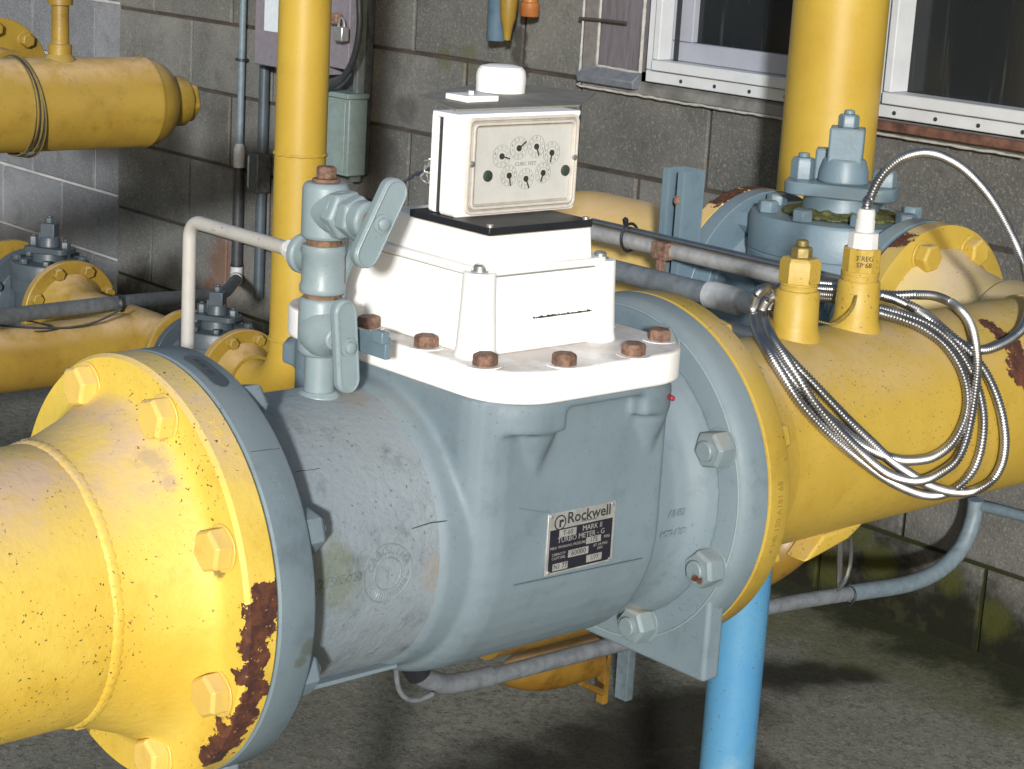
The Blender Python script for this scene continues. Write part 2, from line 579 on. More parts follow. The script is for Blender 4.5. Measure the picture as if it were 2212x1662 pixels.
def smooth_path(pts, step=.01):
    pts = [V(p) for p in pts]
    P = [pts[0] * 2 - pts[1]] + pts + [pts[-1] * 2 - pts[-2]]
    out = []
    for i in range(1, len(P) - 2):
        p0, p1, p2, p3 = P[i - 1:i + 3]
        n = max(2, int((p2 - p1).length / step))
        for k in range(n):
            t = k / n
            out.append(.5 * ((2 * p1) + (p2 - p0) * t + (2 * p0 - 5 * p1 + 4 * p2 - p3) * t * t + (3 * p1 - p0 - 3 * p2 + p3) * t ** 3))
    out.append(pts[-1])
    return out


def bend(a, c, b, r, n=14):
    """straight from a to b through corner c with a bend of radius r"""
    a = V(a); b = V(b); c = V(c)
    d1 = (a - c).normalized(); d2 = (b - c).normalized()
    ang = d1.angle(d2)
    t = r / math.tan(ang / 2)
    p1 = c + d1 * t; p2 = c + d2 * t
    cen = c + (d1 + d2).normalized() * (r / math.sin(ang / 2))
    out = [a]
    v1 = p1 - cen; v2 = p2 - cen
    tot = v1.angle(v2)
    ax = v1.cross(v2).normalized()
    for k in range(n + 1):
        out.append(cen + Matrix.Rotation(tot * k / n, 3, ax) @ v1)
    out.append(b)
    return out


def rrect(x0, x1, y0, y1, r, n=8):
    out = []
    for cx, cy, a0 in ((x1 - r, y1 - r, 0), (x0 + r, y1 - r, 90), (x0 + r, y0 + r, 180), (x1 - r, y0 + r, 270)):
        for k in range(n + 1):
            a = rad(a0 + 90 * k / n)
            out.append((cx + r * math.cos(a), cy + r * math.sin(a)))
    return out


def text(s, size, depth, fn, mat, name, parent, align='CENTER', res=2, bold=0):
    """lettering turned into mesh; fn maps (x, y, z) of the flat text to world"""
    cu = bpy.data.curves.new('t', 'FONT')
    cu.body = s
    cu.size = size
    cu.extrude = depth / 2
    cu.offset = bold
    cu.resolution_u = res
    cu.align_x = align
    cu.align_y = 'CENTER'
    o = bpy.data.objects.new('t', cu)
    COL.objects.link(o)
    dg = bpy.context.evaluated_depsgraph_get()
    me = bpy.data.meshes.new_from_object(o.evaluated_get(dg))
    bpy.data.objects.remove(o)
    bpy.data.curves.remove(cu)
    g = G()
    g.add([fn(*v.co) for v in me.vertices], [tuple(p.vertices) for p in me.polygons])
    bpy.data.meshes.remove(me)
    if parent is None:
        return g
    return g.build(name, mat, parent, smooth=0)


# =========================================================== THE SETTING
GZ = 0.0
g = G()
nx, ny = 90, 70
xs = [-60, -20, -8] + [-6 + i * .1 for i in range(95)] + [8, 20, 60]
ys = [-60, -20, -6] + [-2 + i * .1 for i in range(45)] + [2.47]
vs = []
for y in ys:
    for x in xs:
        near = (-6.5 < x < 4 and -3 < y < 2.6)
        z = (noise.noise(V((x * 1.7, y * 1.7, 0))) * .012 + noise.noise(V((x * 6, y * 6, 3))) * .004) if near else 0
        if y > 2.2:
            z += (y - 2.2) * .10
        vs.append((x, y, z - .012))
nx = len(xs)
g.add(vs, [(j * nx + i, j * nx + i + 1, (j + 1) * nx + i + 1, (j + 1) * nx + i) for j in range(len(ys) - 1) for i in range(nx - 1)])
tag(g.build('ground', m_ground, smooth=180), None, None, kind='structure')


def blockwall(name, label, x0, x1, yf, ztop, mb, mm, cut=None, back=.2, xoff=-3.636):
    root = thing(name, label, 'wall', ((x0 + x1) / 2, yf + .1, 0))
    g = G()
    h = .2035
    z = .175 - h
    k = 0
    rows = [(-.03, .175), (.175, .381), (.381, .587), (.587, .789), (.789, .985)]
    zz = .985
    while zz < ztop:
        rows.append((zz, zz + .2035)); zz += .2035
    m = .0045
    for k, (a, b) in enumerate(rows):
        sh = 0 if k % 2 == 0 else .203
        n0 = int((x0 - xoff) / .4064) - 2
        for i in range(n0, n0 + int((x1 - x0) / .4064) + 6):
            l = xoff + i * .4064 + sh
            r = l + .4064
            l2, r2 = max(l + m, x0), min(r - m, x1)
            if r2 - l2 < .02:
                continue
            segs = [(l2, r2)]
            if cut and a > cut[2] - .03:
                segs = []
                if l2 < cut[0]:
                    segs.append((l2, min(r2, cut[0])))
                if r2 > cut[1]:
                    segs.append((max(l2, cut[1]), r2))
            for p, q in segs:
                if q - p < .02:
                    continue
                j = random.uniform(-.0015, .0015)
                tl = [random.uniform(-.0012, .0012) for _ in range(4)]
                # bevelled block face
                e = .0035
                y1 = yf + j
                zs = (a + m, b - m)
                vv = [(p, yf + .05, zs[0]), (q, yf + .05, zs[0]), (q, yf + .05, zs[1]), (p, yf + .05, zs[1]),
                      (p, y1 + e, zs[0]), (q, y1 + e, zs[0]), (q, y1 + e, zs[1]), (p, y1 + e, zs[1]),
                      (p + e, y1 + tl[0], zs[0] + e), (q - e, y1 + tl[1], zs[0] + e), (q - e, y1 + tl[2], zs[1] - e), (p + e, y1 + tl[3], zs[1] - e)]
                g.add(vv, [(0, 1, 5, 4), (1, 2, 6, 5), (2, 3, 7, 6), (3, 0, 4, 7), (4, 5, 9, 8), (5, 6, 10, 9), (6, 7, 11, 10), (7, 4, 8, 11), (8, 9, 10, 11), (3, 2, 1, 0)])
    g.build('concrete_blocks', mb, root, smooth=0)
    g = G()
    if cut:
        g.box(x0 + .001, x1, yf + .006, yf + back, -.05, cut[2] - .01)
        g.box(x0 + .001, cut[0] - .001, yf + .006, yf + back, cut[2] - .0095, ztop)
        g.box(cut[1] + .001, x1, yf + .006, yf + back, cut[2] - .0095, ztop)
        g.box(cut[0], cut[1], yf + .006, yf + back, cut[3], ztop)
    else:
        g.box(x0, x1, yf + .006, yf + back, -.05, ztop)
    g.build('mortar', mm, root, smooth=0)
    return root


wall = blockwall('block_wall', 'dark grey concrete block wall with windows, stained and mossy at its foot', -4.04, 3.2, W, 2.4, m_block, m_mort, cut=(-1.995, -.15, .985, 1.85))
wallL = blockwall('block_wall', 'paler bluish concrete block wall with light mortar, set back at far left', -9.0, -4.04, W + .10, 2.4, m_blockL, m_mortL, xoff=-4.355)

# sill, board, strips: parts of the dark wall
g = G()
g.prism([(0, 0), (.016, 0), (.016, .022), (0, .030)], (-1.99, W - .003, .972), (0, -1, 0), (0, 0, 1), (1, 0, 0), 1.85)
g.build('window_sill', plain('grey_sill', (.20, .20, .19), .8, 0, .6, .25, 20), wall, bev=.003)
g = G()
g.box(-1.944, -1.806, W - .012, W + .03, 1.022, 1.84)
g.build('infill_board', m_board, wall)
g = G()
g.box(-1.99, -1.947, W - .02, W + .02, 1.006, 1.84)
g.build('post_strip', plain('grey_strip', (.16, .15, .145), .8, 0, .4), wall, bev=.002)
g = G()
g.prism([(0, .006), (.026, .006), (.03, .022), (0, .045)], (-1.985, W - .012, .978), (0, -1, 0), (0, 0, 1), (1, 0, 0), .18)
g.build('metal_flashing', plain('grey_flashing', (.17, .19, .22), .6, .2, .4), wall, bev=.002)
g = G()
for path, r in (([(-1.994, W - .021, .985), (-1.994, W - .021, 1.85)], .003), ([(-1.9455, W - .016, 1.024), (-1.9455, W - .016, 1.85)], .003),
                ([(-1.945, W - .016, 1.022), (-1.81, W - .016, 1.020)], .003), ([(-1.804, W - .02, 1.02), (-1.804, W - .02, 1.85)], .004),
                ([(-1.992, W - .02, .978), (-1.99, W - .02, .972), (-1.82, W - .020, .9715), (-1.7, W - .021, .970), (-1.45, W - .021, .9705), (-1.2, W - .021, .971), (-.8, W - .021, .970)], .0028)):
    pp = smooth_path(path, .012)
    g.tube([p + V((0, 0, noise.noise(p * 40) * .002)) for p in pp], [r * (1 + .4 * noise.noise(p * 60)) for p in pp], 8)
g.build('caulk_beads', m_caulk, wall)
g = G()
g.box(-1.17, -.2, W - .041, W - .02, .981, .999)
g.build('rusty_strip', m_brownstrip, wall, bev=.002)
g = G()
pp = smooth_path([at(1252, 40, 'y', W - .03), at(1300, 44, 'y', W - .03), at(1353, 50, 'y', W - .03)], .01)
g.tube(pp, .0035, 8)
g.build('iron_rod', plain('brown_iron', (.06, .045, .04), .7), wall)


def window(label, x0, x1, z0=1.004, z1=1.83, inner=False):
    r = thing('window', label, 'window', ((x0 + x1) / 2, W, z0))
    y = W - .022
    g = G()
    # outer frame with stepped profile
    for a, b, yo, zb in ((0, .026, y, 0), (.027, .050, y - .012, 0)):
        g.box(x0 + a, x1 - a, yo, W + .03, z0 + a, z0 + b)
        g.box(x0 + a, x1 - a, yo, W + .03, z1 - b, z1 - a)
    g.build('frame_rail', m_win, r, bev=.002)
    g = G()
    g.box(x0, x0 + .0255, y, W + .03, z0 + .0265, z1 - .0265)
    g.box(x1 - .0255, x1, y, W + .03, z0 + .0265, z1 - .0265)
    g.box(x0 + .027, x0 + .045, y - .01, W + .03, z0 + .0505, z1 - .0505)
    g.box(x1 - .045, x1 - .027, y - .01, W + .03, z0 + .0505, z1 - .0505)
    g.build('frame_stile', m_win, r, bev=.002)
    gx0, gx1, gz0, gz1, gy = x0 + .045, x1 - .045, z0 + .0505, z1 - .0505, W + .008
    if inner:
        g = G()
        g.box(gx0 + .001, gx1 - .001, W + .004, W + .03, gz0, gz0 + .042)
        g.box(gx0 + .001, gx0 + .062, W + .004, W + .03, gz0 + .0425, gz1)
        g.box(gx1 - .04, gx1 - .001, W + .004, W + .03, gz0 + .0425, gz1)
        g.build('inner_sash', m_win2, r, bev=.0025)
        g = G()
        g.box(gx0 + .018, gx0 + .026, W - .004, W + .003, gz0 + .0001, gz1)
        g.build('rubber_seal', m_drk, r)
    g = G()
    g.box(gx0 + .0005, gx1 - .0005, gy + .012, gy + .018, gz0 + .0005, gz1 - .0005)
    g.build('pane', m_glass, r, smooth=0)
    g = G()
    xx = x0 + .108 if inner else x0 + .052
    while xx < x1 - .04:
        g.cyl((xx, y - .0015, z0 + .011), (xx, y + .01, z0 + .011), .0042, 12)
        xx += .0985
    g.build('drain_hole', m_ink, r)
    return r


window('white framed window left of the thick yellow riser, with a grey inner sash', -1.785, -1.19, inner=True)
window('white framed window right of the thick yellow riser, with streaky dark glass', -1.155, -.2)
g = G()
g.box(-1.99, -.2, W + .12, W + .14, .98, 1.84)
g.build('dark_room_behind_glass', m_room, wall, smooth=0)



def hexhead(g, c, axis, af, h, rot=0., washer=0., wr=0.):
    """hex head standing on plane at c, towards axis"""
    R = af / 2 / math.cos(rad(30))
    t0 = 0
    if washer:
        g.lathe(c, axis, [(wr, 0), (wr, washer)], 24)
        t0 = washer
    g.lathe(V(c) + V(axis).normalized() * t0, axis, [(R, 0), (R, h * .82), (R * .86, h)], 6, rot)
    return g


def flange_prof(R, th, rh, hl, rp, hub0=.0, lip=.003):
    """profile from the mating face backwards (t=0) to pipe"""
    return [(R - .001, 0), (R, .0015), (R, th - lip), (R - lip, th), (rh + .012, th), (rh + .004, th + .004), (rh, th + .012), (rp + .002, th + hl), (rp, th + hl + .006)]


# =========================================================== NEAR YELLOW PIPE
Y0 = thing('yellow_pipe', 'bright yellow pipe with welded flange and rust patch, nearest on the left', 'pipe', (0, -.3, PZ))
g = G()
g.lathe((0, 0, PZ), (0, -1, 0), [(.110, .1), (.110, .3), (.110, 1.6)], 96)
g.build('pipe', m_yn, Y0)
g = G()
g.lathe((0, 0, PZ), (0, -1, 0), [(.1700, .0), (.1713, .0015), (.1713, .0245), (.1685, .028), (.146, .0285), (.140, .031), (.1345, .037), (.128, .050), (.119, .072), (.1125, .090), (.1118, .1)], 128)
g.build('flange', m_yn, Y0)
g = G()
pts = []
n = 220
for k in range(n):
    a = 2 * math.pi * k / n
    rr = .1042 + .0004 * math.sin(k * 2.3) + .0005 * noise.noise(V((k * .3, 0, 0)))
    pts.append((math.cos(a) * rr, -.097 + .0012 * noise.noise(V((k * .12, 5, 0))), PZ + math.sin(a) * rr))
g.tube(pts, .0082, 18, closed=True)
g.build('weld_bead', m_yn, Y0)
bolt0 = None
for k in range(8):
    a = rad(22.5 + 45 * k)
    c = V((math.cos(a) * .149, -.0286, PZ + math.sin(a) * .149))
    if bolt0 is None:
        g = G()
        hexhead(g, c, (0, -1, 0), .030, .0145, .35, .0012, .0185)
        bolt0 = g.build('hex_bolt', m_yb, Y0, bev=.0012, loc=c)
    else:
        b = copy_to(bolt0, c, Y0)
        b.rotation_euler = (0, random.uniform(0, 1), 0)


def rim_text(s, a0, y, R, size, mat, name, parent, depth=.0008, sgn=1):
    """text running round a rim of radius R; a0 = centre angle, read with top towards -y"""
    def fn(x, yy, z):
        a = a0 - x / R * sgn
        return (math.cos(a) * (R + z), y + yy * sgn, PZ + math.sin(a) * (R + z))
    return text(s, size, depth, fn, mat, name, parent)


rim_text('5  LOK3', rad(4), -.0125, .1713, .0085, m_yn, 'stamped_marks', Y0)
rim_text('8 150 LB', rad(52), -.0125, .1713, .0075, m_yn, 'stamped_marks', Y0)

# =========================================================== METER
MT0 = thing('gas_meter', 'blue grey turbine gas meter with white lid and dial box, bolted between yellow flanges', 'gas meter', (0, .27, .68))


def remesh(o, vox, it=6, fac=.5):
    r = o.modifiers.new('remesh', 'REMESH')
    r.mode = 'VOXEL'
    r.voxel_size = vox
    r.use_smooth_shade = True
    s = o.modifiers.new('smooth', 'SMOOTH')
    s.factor = fac
    s.iterations = it


# centre casting
g = G()
prof = []
hw, bot = .140, .140
# U shaped block
poly = [(hw, .985 - PZ)]
for k in range(0, 25):
    a = -math.pi * k / 24
    poly.append((math.cos(a) * hw, math.sin(a) * bot))
poly.append((-hw, .985 - PZ))
secs = [(.216, .112), (.219, .122), (.225, .131), (.235, .137), (.246, .140), (.425, .140), (.4345, .1395), (.4355, .128)]
vs = []
for yy, h_ in secs:
    vs += [(p[0] * h_ / hw, yy, PZ + (p[1] if p[1] > 0 else p[1] * (.55 + .45 * h_ / hw))) for p in poly]
np_ = len(poly)
fs = [tuple(range(np_)), tuple(range(len(vs) - 1, len(vs) - 1 - np_, -1))]
for j in range(len(secs) - 1):
    for k in range(np_):
        fs.append((j * np_ + k, j * np_ + (k + 1) % np_, (j + 1) * np_ + (k + 1) % np_, (j + 1) * np_ + k))
g.add(vs, fs)
# flare between spool and block
g.lathe((0, 0, PZ), (0, 1, 0), [(.120, .19), (.1265, .200), (.1285, .215), (.131, .235), (.136, .25), (.136, .40), (.128, .425), (.1225, .44), (.1225, .47), (.1265, .485), (.137, .498), (.142, .512)], 96)
# flange under the lid
g.prism(rrect(-.172, .156, .226, .447, .052, 10), (0, 0, .9755), (1, 0, 0), (0, 1, 0), (0, 0, 1), .0085)
for (xa_, xb_, ya_, yb_) in ((.080, .157, .225, .300), (.080, .157, .385, .448), (-.172, -.09, .225, .300)):
    out = [(xa_, ya_), (xb_ if xb_ < 0 else xb_ - .05, ya_)]
    cyy = ya_ + .05 if ya_ < .3 else yb_ - .05
    if xb_ > 0 and ya_ < .3:
        out = [(xa_, ya_)] + [(xb_ - .05 + math.cos(rad(t)) * .05, ya_ + .05 + math.sin(rad(t)) * .05) for t in range(-90, 1, 9)] + [(xb_, yb_ - .006), (xb_ - .006, yb_), (xa_, yb_)]
    elif xb_ > 0:
        out = [(xa_, yb_)] + [(xb_ - .05 + math.cos(rad(t)) * .05, yb_ - .05 + math.sin(rad(t)) * .05) for t in range(90, -1, -9)] + [(xb_, ya_ + .004), (xb_ - .006, ya_), (xa_, ya_)]
    else:
        out = [(xa_ + .02, ya_), (xb_, ya_), (xb_, yb_), (xa_, yb_), (xa_, ya_ + .02)]
    g.prism(out, (0, 0, .9565), (1, 0, 0), (0, 1, 0), (0, 0, 1), .020)
# corner pads with ribs
for sx in (-1, 1):
    for yy in (.278, .412):
        g.lathe((sx * .132, yy, .900), (0, 0, 1), [(.004, .0), (.012, .030), (.020, .05), (.022, .07)], 24)
core = g.build('centre_casting', m_gr, MT0)
remesh(core, .0025, 6, .55)

g = G()
g.lathe((0, 0, PZ), (0, 1, 0), [(.1225, .03), (.1225, .196), (.1245, .199), (.1265, .204), (.1262, .210), (.1255, .214)], 128)
g.build('inlet_barrel', m_grr, MT0)


def flange_body(y0, y1, R, foot=True):
    g = G()
    seg = []
    n = 128
    poly = []
    fh = .171
    for k in range(n):
        a = 2 * math.pi * k / n
        poly.append((math.cos(a) * R, math.sin(a) * R))
    return poly


def footpoly(R, hx, zb, up):
    """disc outline with square foot at the bottom"""
    poly = []
    a0 = math.atan2(-up, math.sqrt(R * R - up * up))
    n = 110
    for k in range(n + 1):
        a = a0 + (2 * (math.pi / 2 - a0)) * k / n
        poly.append((math.cos(a) * R, math.sin(a) * R))
    poly.append((-hx, zb))
    poly.append((hx, zb))
    return poly


g = G()
g.lathe((0, 0, PZ), (0, 1, 0), [(.1700, .0012), (.1715, .003), (.1715, .0318), (.1695, .0348), (.13, .0348)], 128)
g.build('inlet_flange', m_gr, MT0, bev=0)
g = G()
g.lathe((0, 0, PZ), (0, 1, 0), [(.12, .5105), (.1600, .5105), (.1645, .5122), (.1690, .517), (.1715, .526), (.1715, .5425), (.1700, .5440)], 128)
g.build('outlet_flange', m_gr, MT0)
# raised ring on outlet flange, thin machining line
g = G()
pts = [(math.cos(2 * math.pi * k / 160) * .1632, .5112, PZ + math.sin(2 * math.pi * k / 160) * .1632) for k in range(160)]
g.tube(pts, .0011, 6, closed=True)
g.build('machined_edge', m_grl, MT0)
# feet
for yy, t, q in ((.512, .022, .88), (.016, .016, .52)):
    g = G()
    g.prism([(x_ * q, z_) for x_, z_ in ((-.157, -.173), (.157, -.173), (.157, -.068), (.150, -.06), (.09, -.04), (-.09, -.04), (-.150, -.06), (-.157, -.068))], (0, yy, PZ), (1, 0, 0), (0, 0, 1), (0, 1, 0), t)
    g.build('foot', m_gr, MT0, bev=.004, seg=3)
g = G()
g.box(.048, .061, .036, .205, PZ - .1155, PZ - .1115)
g.build('bottom_web', m_gr, MT0, bev=.001)

# flange gasket line and outlet nuts
def nut_at(c, axis, parent, mat, af=.0315, h=.019, stud=.0095, out=.006, rot=.2, name='hex_nut'):
    g = G()
    hexhead(g, c, axis, af, h, rot, .001, af * .62)
    o = g.build(name, mat, parent, bev=.0012, loc=c)
    g = G()
    p = V(c) + V(axis).normalized() * h
    g.lathe(p, axis, [(stud, -.002), (stud, out - .001), (stud - .0012, out)], 20)
    s = g.build('stud_end', mat, None, loc=c)
    s.parent = o
    s.location = (0, 0, 0)
    return o


m_gnut = paint('grey_nut_paint', (.18, .235, .26), (.155, .21, .232), speck=.4, sky_dust=.45, sky_dustcol=(.46, .40, .30), grime=.4, grain=.3,
               rust=[(V((.142, .486, .785)), .009), (V((.150, .486, .925)), .005)], amp=.3, rth=(.2, .5))
n0 = None
for k in range(8):
    a = rad(22.5 + 45 * k)
    c = V((math.cos(a) * .149, .5105, PZ + math.sin(a) * .149))
    if n0 is None:
        n0 = nut_at(c, (0, -1, 0), MT0, m_gnut)
        nn = n0
    else:
        nn = copy_to(n0, c, MT0)
        nn.rotation_euler = (0, random.uniform(0, 1), 0)
m0 = None
for k in range(8):
    a = rad(22.5 + 45 * k)
    c = V((math.cos(a) * .149, .0348, PZ + math.sin(a) * .149))
    if m0 is None:
        m0 = nut_at(c, (0, 1, 0), MT0, m_gr)
    else:
        nn = copy_to(m0, c, MT0)
        nn.rotation_euler = (0, random.uniform(0, 1), 0)

# lid
LZ0, LZ1 = .984, 1.012
lidroot = G().prism(rrect(-.176, .162, .221, .453, .055, 12), (0, 0, LZ0), (1, 0, 0), (0, 1, 0), (0, 0, 1), LZ1 - LZ0).build('lid', m_lid, MT0, bev=.003, seg=3)
boltpos = [(.140, .255), (.147, .330), (.146, .402), (.125, .428), (.055, .243), (-.025, .243), (-.105, .243), (-.145, .300), (-.147, .370), (-.125, .428), (-.045, .428), (.045, .428), (.122, .243)]
boltpx = [(918, 750), (1048, 790), (1228, 792), (1373, 768), (1423, 735), (797, 708), (757, 643)]
pos = []
for u, v in boltpx:
    p = at(u, v, 'z', LZ1)
    pos.append((max(-.15, min(.1505, p.x)), max(.2325, min(.443, p.y))))
pos += [(-.147, .37), (-.12, .43), (-.04, .43), (.05, .43)]
b0 = None
for i, (x, y) in enumerate(pos):
    c = V((x, y, LZ1))
    if b0 is None:
        g = G()
        hexhead(g, c, (0, 0, 1), .0185, .0105, .3)
        b0 = g.build('cover_bolt', m_rb, MT0, bev=.0008, loc=c)
        g = G()
        g.lathe(c, (0, 0, 1), [(.0150, 0), (.0150, .0007)], 28)
        w = g.build('spot_face', m_lid, None, loc=c)
        w.parent = b0
        w.location = (0, 0, 0)
    else:
        b = copy_to(b0, c, MT0)
        b.rotation_euler = (random.uniform(-.04, .04), random.uniform(-.04, .04), random.uniform(0, 1))
# small red plug on the lid corner
g = G()
c = at(1469, 842, 'y', .445)
g.lathe((.150, .420, .970), (.8, -.2, 0), [(.0022, -.006), (.0025, .0095), (.0015, .0105)], 12)
g.build('red_seal_dot', m_red, MT0)

# ---------- white adaptor housing
HX0, HX1, HY0, HY1 = -.080, .098, .243, .396
hous = G()
hous.prism(rrect(HX0, HX1, HY0, HY1, .014, 6), (0, 0, LZ1 + .0002), (1, 0, 0), (0, 1, 0), (0, 0, 1), 1.078 - LZ1, .968)
o_h = hous.build('adaptor_housing', m_wh, MT0, bev=.0025, seg=2)
g = G()
g.prism(rrect(HX0 + .002, HX1 - .002, HY0 + .001, HY1 - .001, .012, 6), (0, 0, 1.0787), (1, 0, 0), (0, 1, 0), (0, 0, 1), .007)
g.prism([(-.045, .250), (.099, .250), (.099, .368), (-.045, .378)], (0, 0, 1.0857), (1, 0, 0), (0, 1, 0), (0, 0, 1), .030, .97)
g.build('housing_cap', m_wh, MT0, bev=.002)
sc0 = None
for x, y in ((.0905, .2485), (.088, .388), (-.07, .252), (-.07, .386)):
    g = G()
    g.lathe((x, y, LZ1), (0, 0, 1), [(.0185, 0), (.0168, .008), (.0150, .04), (.0138, .071)], 28)
    bs = g.build('corner_boss', m_wh, MT0, bev=.001)
    c = V((x, y, 1.0835))
    g = G()
    g.lathe(c, (0, 0, 1), [(.0075, 0), (.0075, .001), (.0055, .001), (.0055, .0045), (.004, .006)], 20)
    s = g.build('screw_head', m_steel, MT0, loc=c)
# thin dark writing line and embossed panel on housing
g = G()
for k in range(26):
    y = .305 + k * .0026
    w = .0008 + .0016 * random.random()
    g.box(HX1 - .0012, HX1 + .0004, y, y + w, 1.0395 + k * .00001, 1.0405 + .001 * random.random())
g.build('worn_lettering', m_ink, MT0, smooth=0)
g = G()
for a, b, c, d in ((.29, .372, 1.0665, 1.0672), (.29, .372, 1.0335, 1.0341), (.2895, .2902, 1.0335, 1.067), (.3718, .3725, 1.0335, 1.067)):
    g.box(HX1 - .0018, HX1 + .0001, a, b, c, d)
g.build('panel_outline', m_lid, MT0, smooth=0)

g = G()
g.box(HX0 + .004, HX1 - .0028, HY0 + .004, HY1 - .004, 1.0778, 1.0788)
g.build('seam_gasket', plain('grey_seam', (.25, .26, .26), .7), MT0)
# gasket plate
g = G()
g.prism([(.003, .242), (.107, .242), (.107, .358), (.003, .358)], (0, 0, 1.1158), (1, 0, 0), (0, 1, 0), (0, 0, 1), .0064)
g.build('gasket_plate', m_blk, MT0, bev=.001)
for x, y in ((.103, .246), (.103, .353)):
    g = G()
    g.lathe((x, y, 1.1222), (0, 0, 1), [(.003, 0), (.003, .002)], 12)
    g.build('plate_screw', m_steel, MT0)

# ---------- index box (dial faces +x)
BX = .056
by0, by1, bz0, bz1 = .246, .383, 1.1222, 1.2075
g = G()
g.prism(rrect(by0, by1, bz0, bz1, .004, 4), (BX - .0195, 0, 0), (0, 1, 0), (0, 0, 1), (1, 0, 0), .0195)
ib = g.build('index_box', m_wh, MT0, bev=.0012)
g = G()
g.box(BX - .0265, BX - .0205, by0 + .003, by1 - .003, bz0 + .002, bz1 - .003)
g.build('back_gasket', m_drk, MT0)
g = G()
g.prism(rrect(by0 - .001, by1, bz0 + .001, bz1, .004, 4), (BX - .0325, 0, 0), (0, 1, 0), (0, 0, 1), (1, 0, 0), .0058)
g.build('back_plate', m_wh, MT0, bev=.001)
g = G()
hood = [at(u, v, 'z', bz1 + .0004) for u, v in ((984, 241), (1252, 231), (1288, 204), (1060, 178), (905, 209))]
g.prism([(p.x, p.y) for p in hood], (0, 0, bz1 + .0004), (1, 0, 0), (0, 1, 0), (0, 0, 1), .0016)
g.build('rain_hood', m_boxtop, MT0, bev=.0004)
g = G()
g.box(BX - .0325, BX + .0005, by0 - .0005, by1 + .0005, bz1 - .004, bz1 + .0003)
g.build('box_top', m_wh, MT0, bev=.0008)
g = G()
cc = at(1081, 198, 'z', bz1 + .002)
g.lathe((cc.x, cc.y, bz1 + .002), (0, 0, 1), [(.0226, 0), (.0230, .014), (.0218, .0195), (.0190, .0228), (.013, .0242), (.004, .0246)], 40)
g.build('round_cap', m_wh, MT0)
g = G()
q = at(1020, 210, 'z', bz1 + .004)
q = at(1020, 208, 'z', bz1 + .006)
g.obox((q.x, q.y, bz1 + .005), (1, 0, 0), (0, 1, 0), (0, 0, 1), .030, .036, .0055)
g.build('cap_bracket', m_wh, MT0, bev=.001)
g = G()
q = at(1019, 203, 'z', bz1 + .008)
hexhead(g, (q.x, q.y, bz1 + .0078), (0, 0, 1), .007, .0035, .2)
g.build('bracket_screw', m_steel, MT0)
# dial
fy0, fy1, fz0, fz1 = by0 + .010, by1 - .0025, bz0 + .0020, bz1 - .0025


def ringplate(g, a, b, x0, h):
    n = len(a)
    vs = [(x0, p[0], p[1]) for p in a] + [(x0, p[0], p[1]) for p in b] + [(x0 + h, p[0], p[1]) for p in a] + [(x0 + h, p[0], p[1]) for p in b]
    fs = []
    for i in range(n):
        j = (i + 1) % n
        fs += [(2 * n + i, 2 * n + j, 3 * n + j, 3 * n + i), (i, j, 2 * n + j, 2 * n + i), (n + i, n + j, 3 * n + j, 3 * n + i), (i, j, n + j, n + i)]
    g.add(vs, fs)


dialcover = None
g = G()
ringplate(g, rrect(fy0, fy1, fz0, fz1, .007, 6), rrect(fy0 + .0026, fy1 - .0026, fz0 + .0026, fz1 - .0026, .005, 6), BX, .0035)
ringplate(g, rrect(fy0 + .0044, fy1 - .0044, fz0 + .0044, fz1 - .0044, .005, 6), rrect(fy0 + .0066, fy1 - .0066, fz0 + .0066, fz1 - .0066, .004, 6), BX, .005)
dialcover = g.build('window_rim', m_frame, MT0, bev=.0006)
g = G()
ringplate(g, rrect(fy0 + .0025, fy1 - .0025, fz0 + .0025, fz1 - .0025, .005, 6), rrect(fy0 + .0045, fy1 - .0045, fz0 + .0045, fz1 - .0045, .005, 6), BX, .0015)
ringplate(g, rrect(fy0 + .0065, fy1 - .0065, fz0 + .0065, fz1 - .0065, .004, 6), rrect(fy0 + .0110, fy1 - .0075, fz0 + .0088, fz1 - .0088, .002, 6), BX, .001)
g.build('rim_channel', plain('dusty_channel', (.40, .38, .33), .6), MT0)
DX = BX + .0012
dy0, dy1, dz0, dz1 = fy0 + .0108, fy1 - .0073, fz0 + .0086, fz1 - .0086
g = G()
g.box(BX - .002, DX, dy0, dy1, dz0, dz1)
dial = g.build('dial_plate', m_dial, MT0, smooth=0)


def dial_pt(u, v):
    p = at(u, v, 'x', DX)
    return p.y, p.z


# picture crop of the dial: 2151 px across 220 source px
def dc(x, y):
    return ((1080 + x * 220 / 2151) * .95633, (270 + y * 220 / 2151) * .95633)


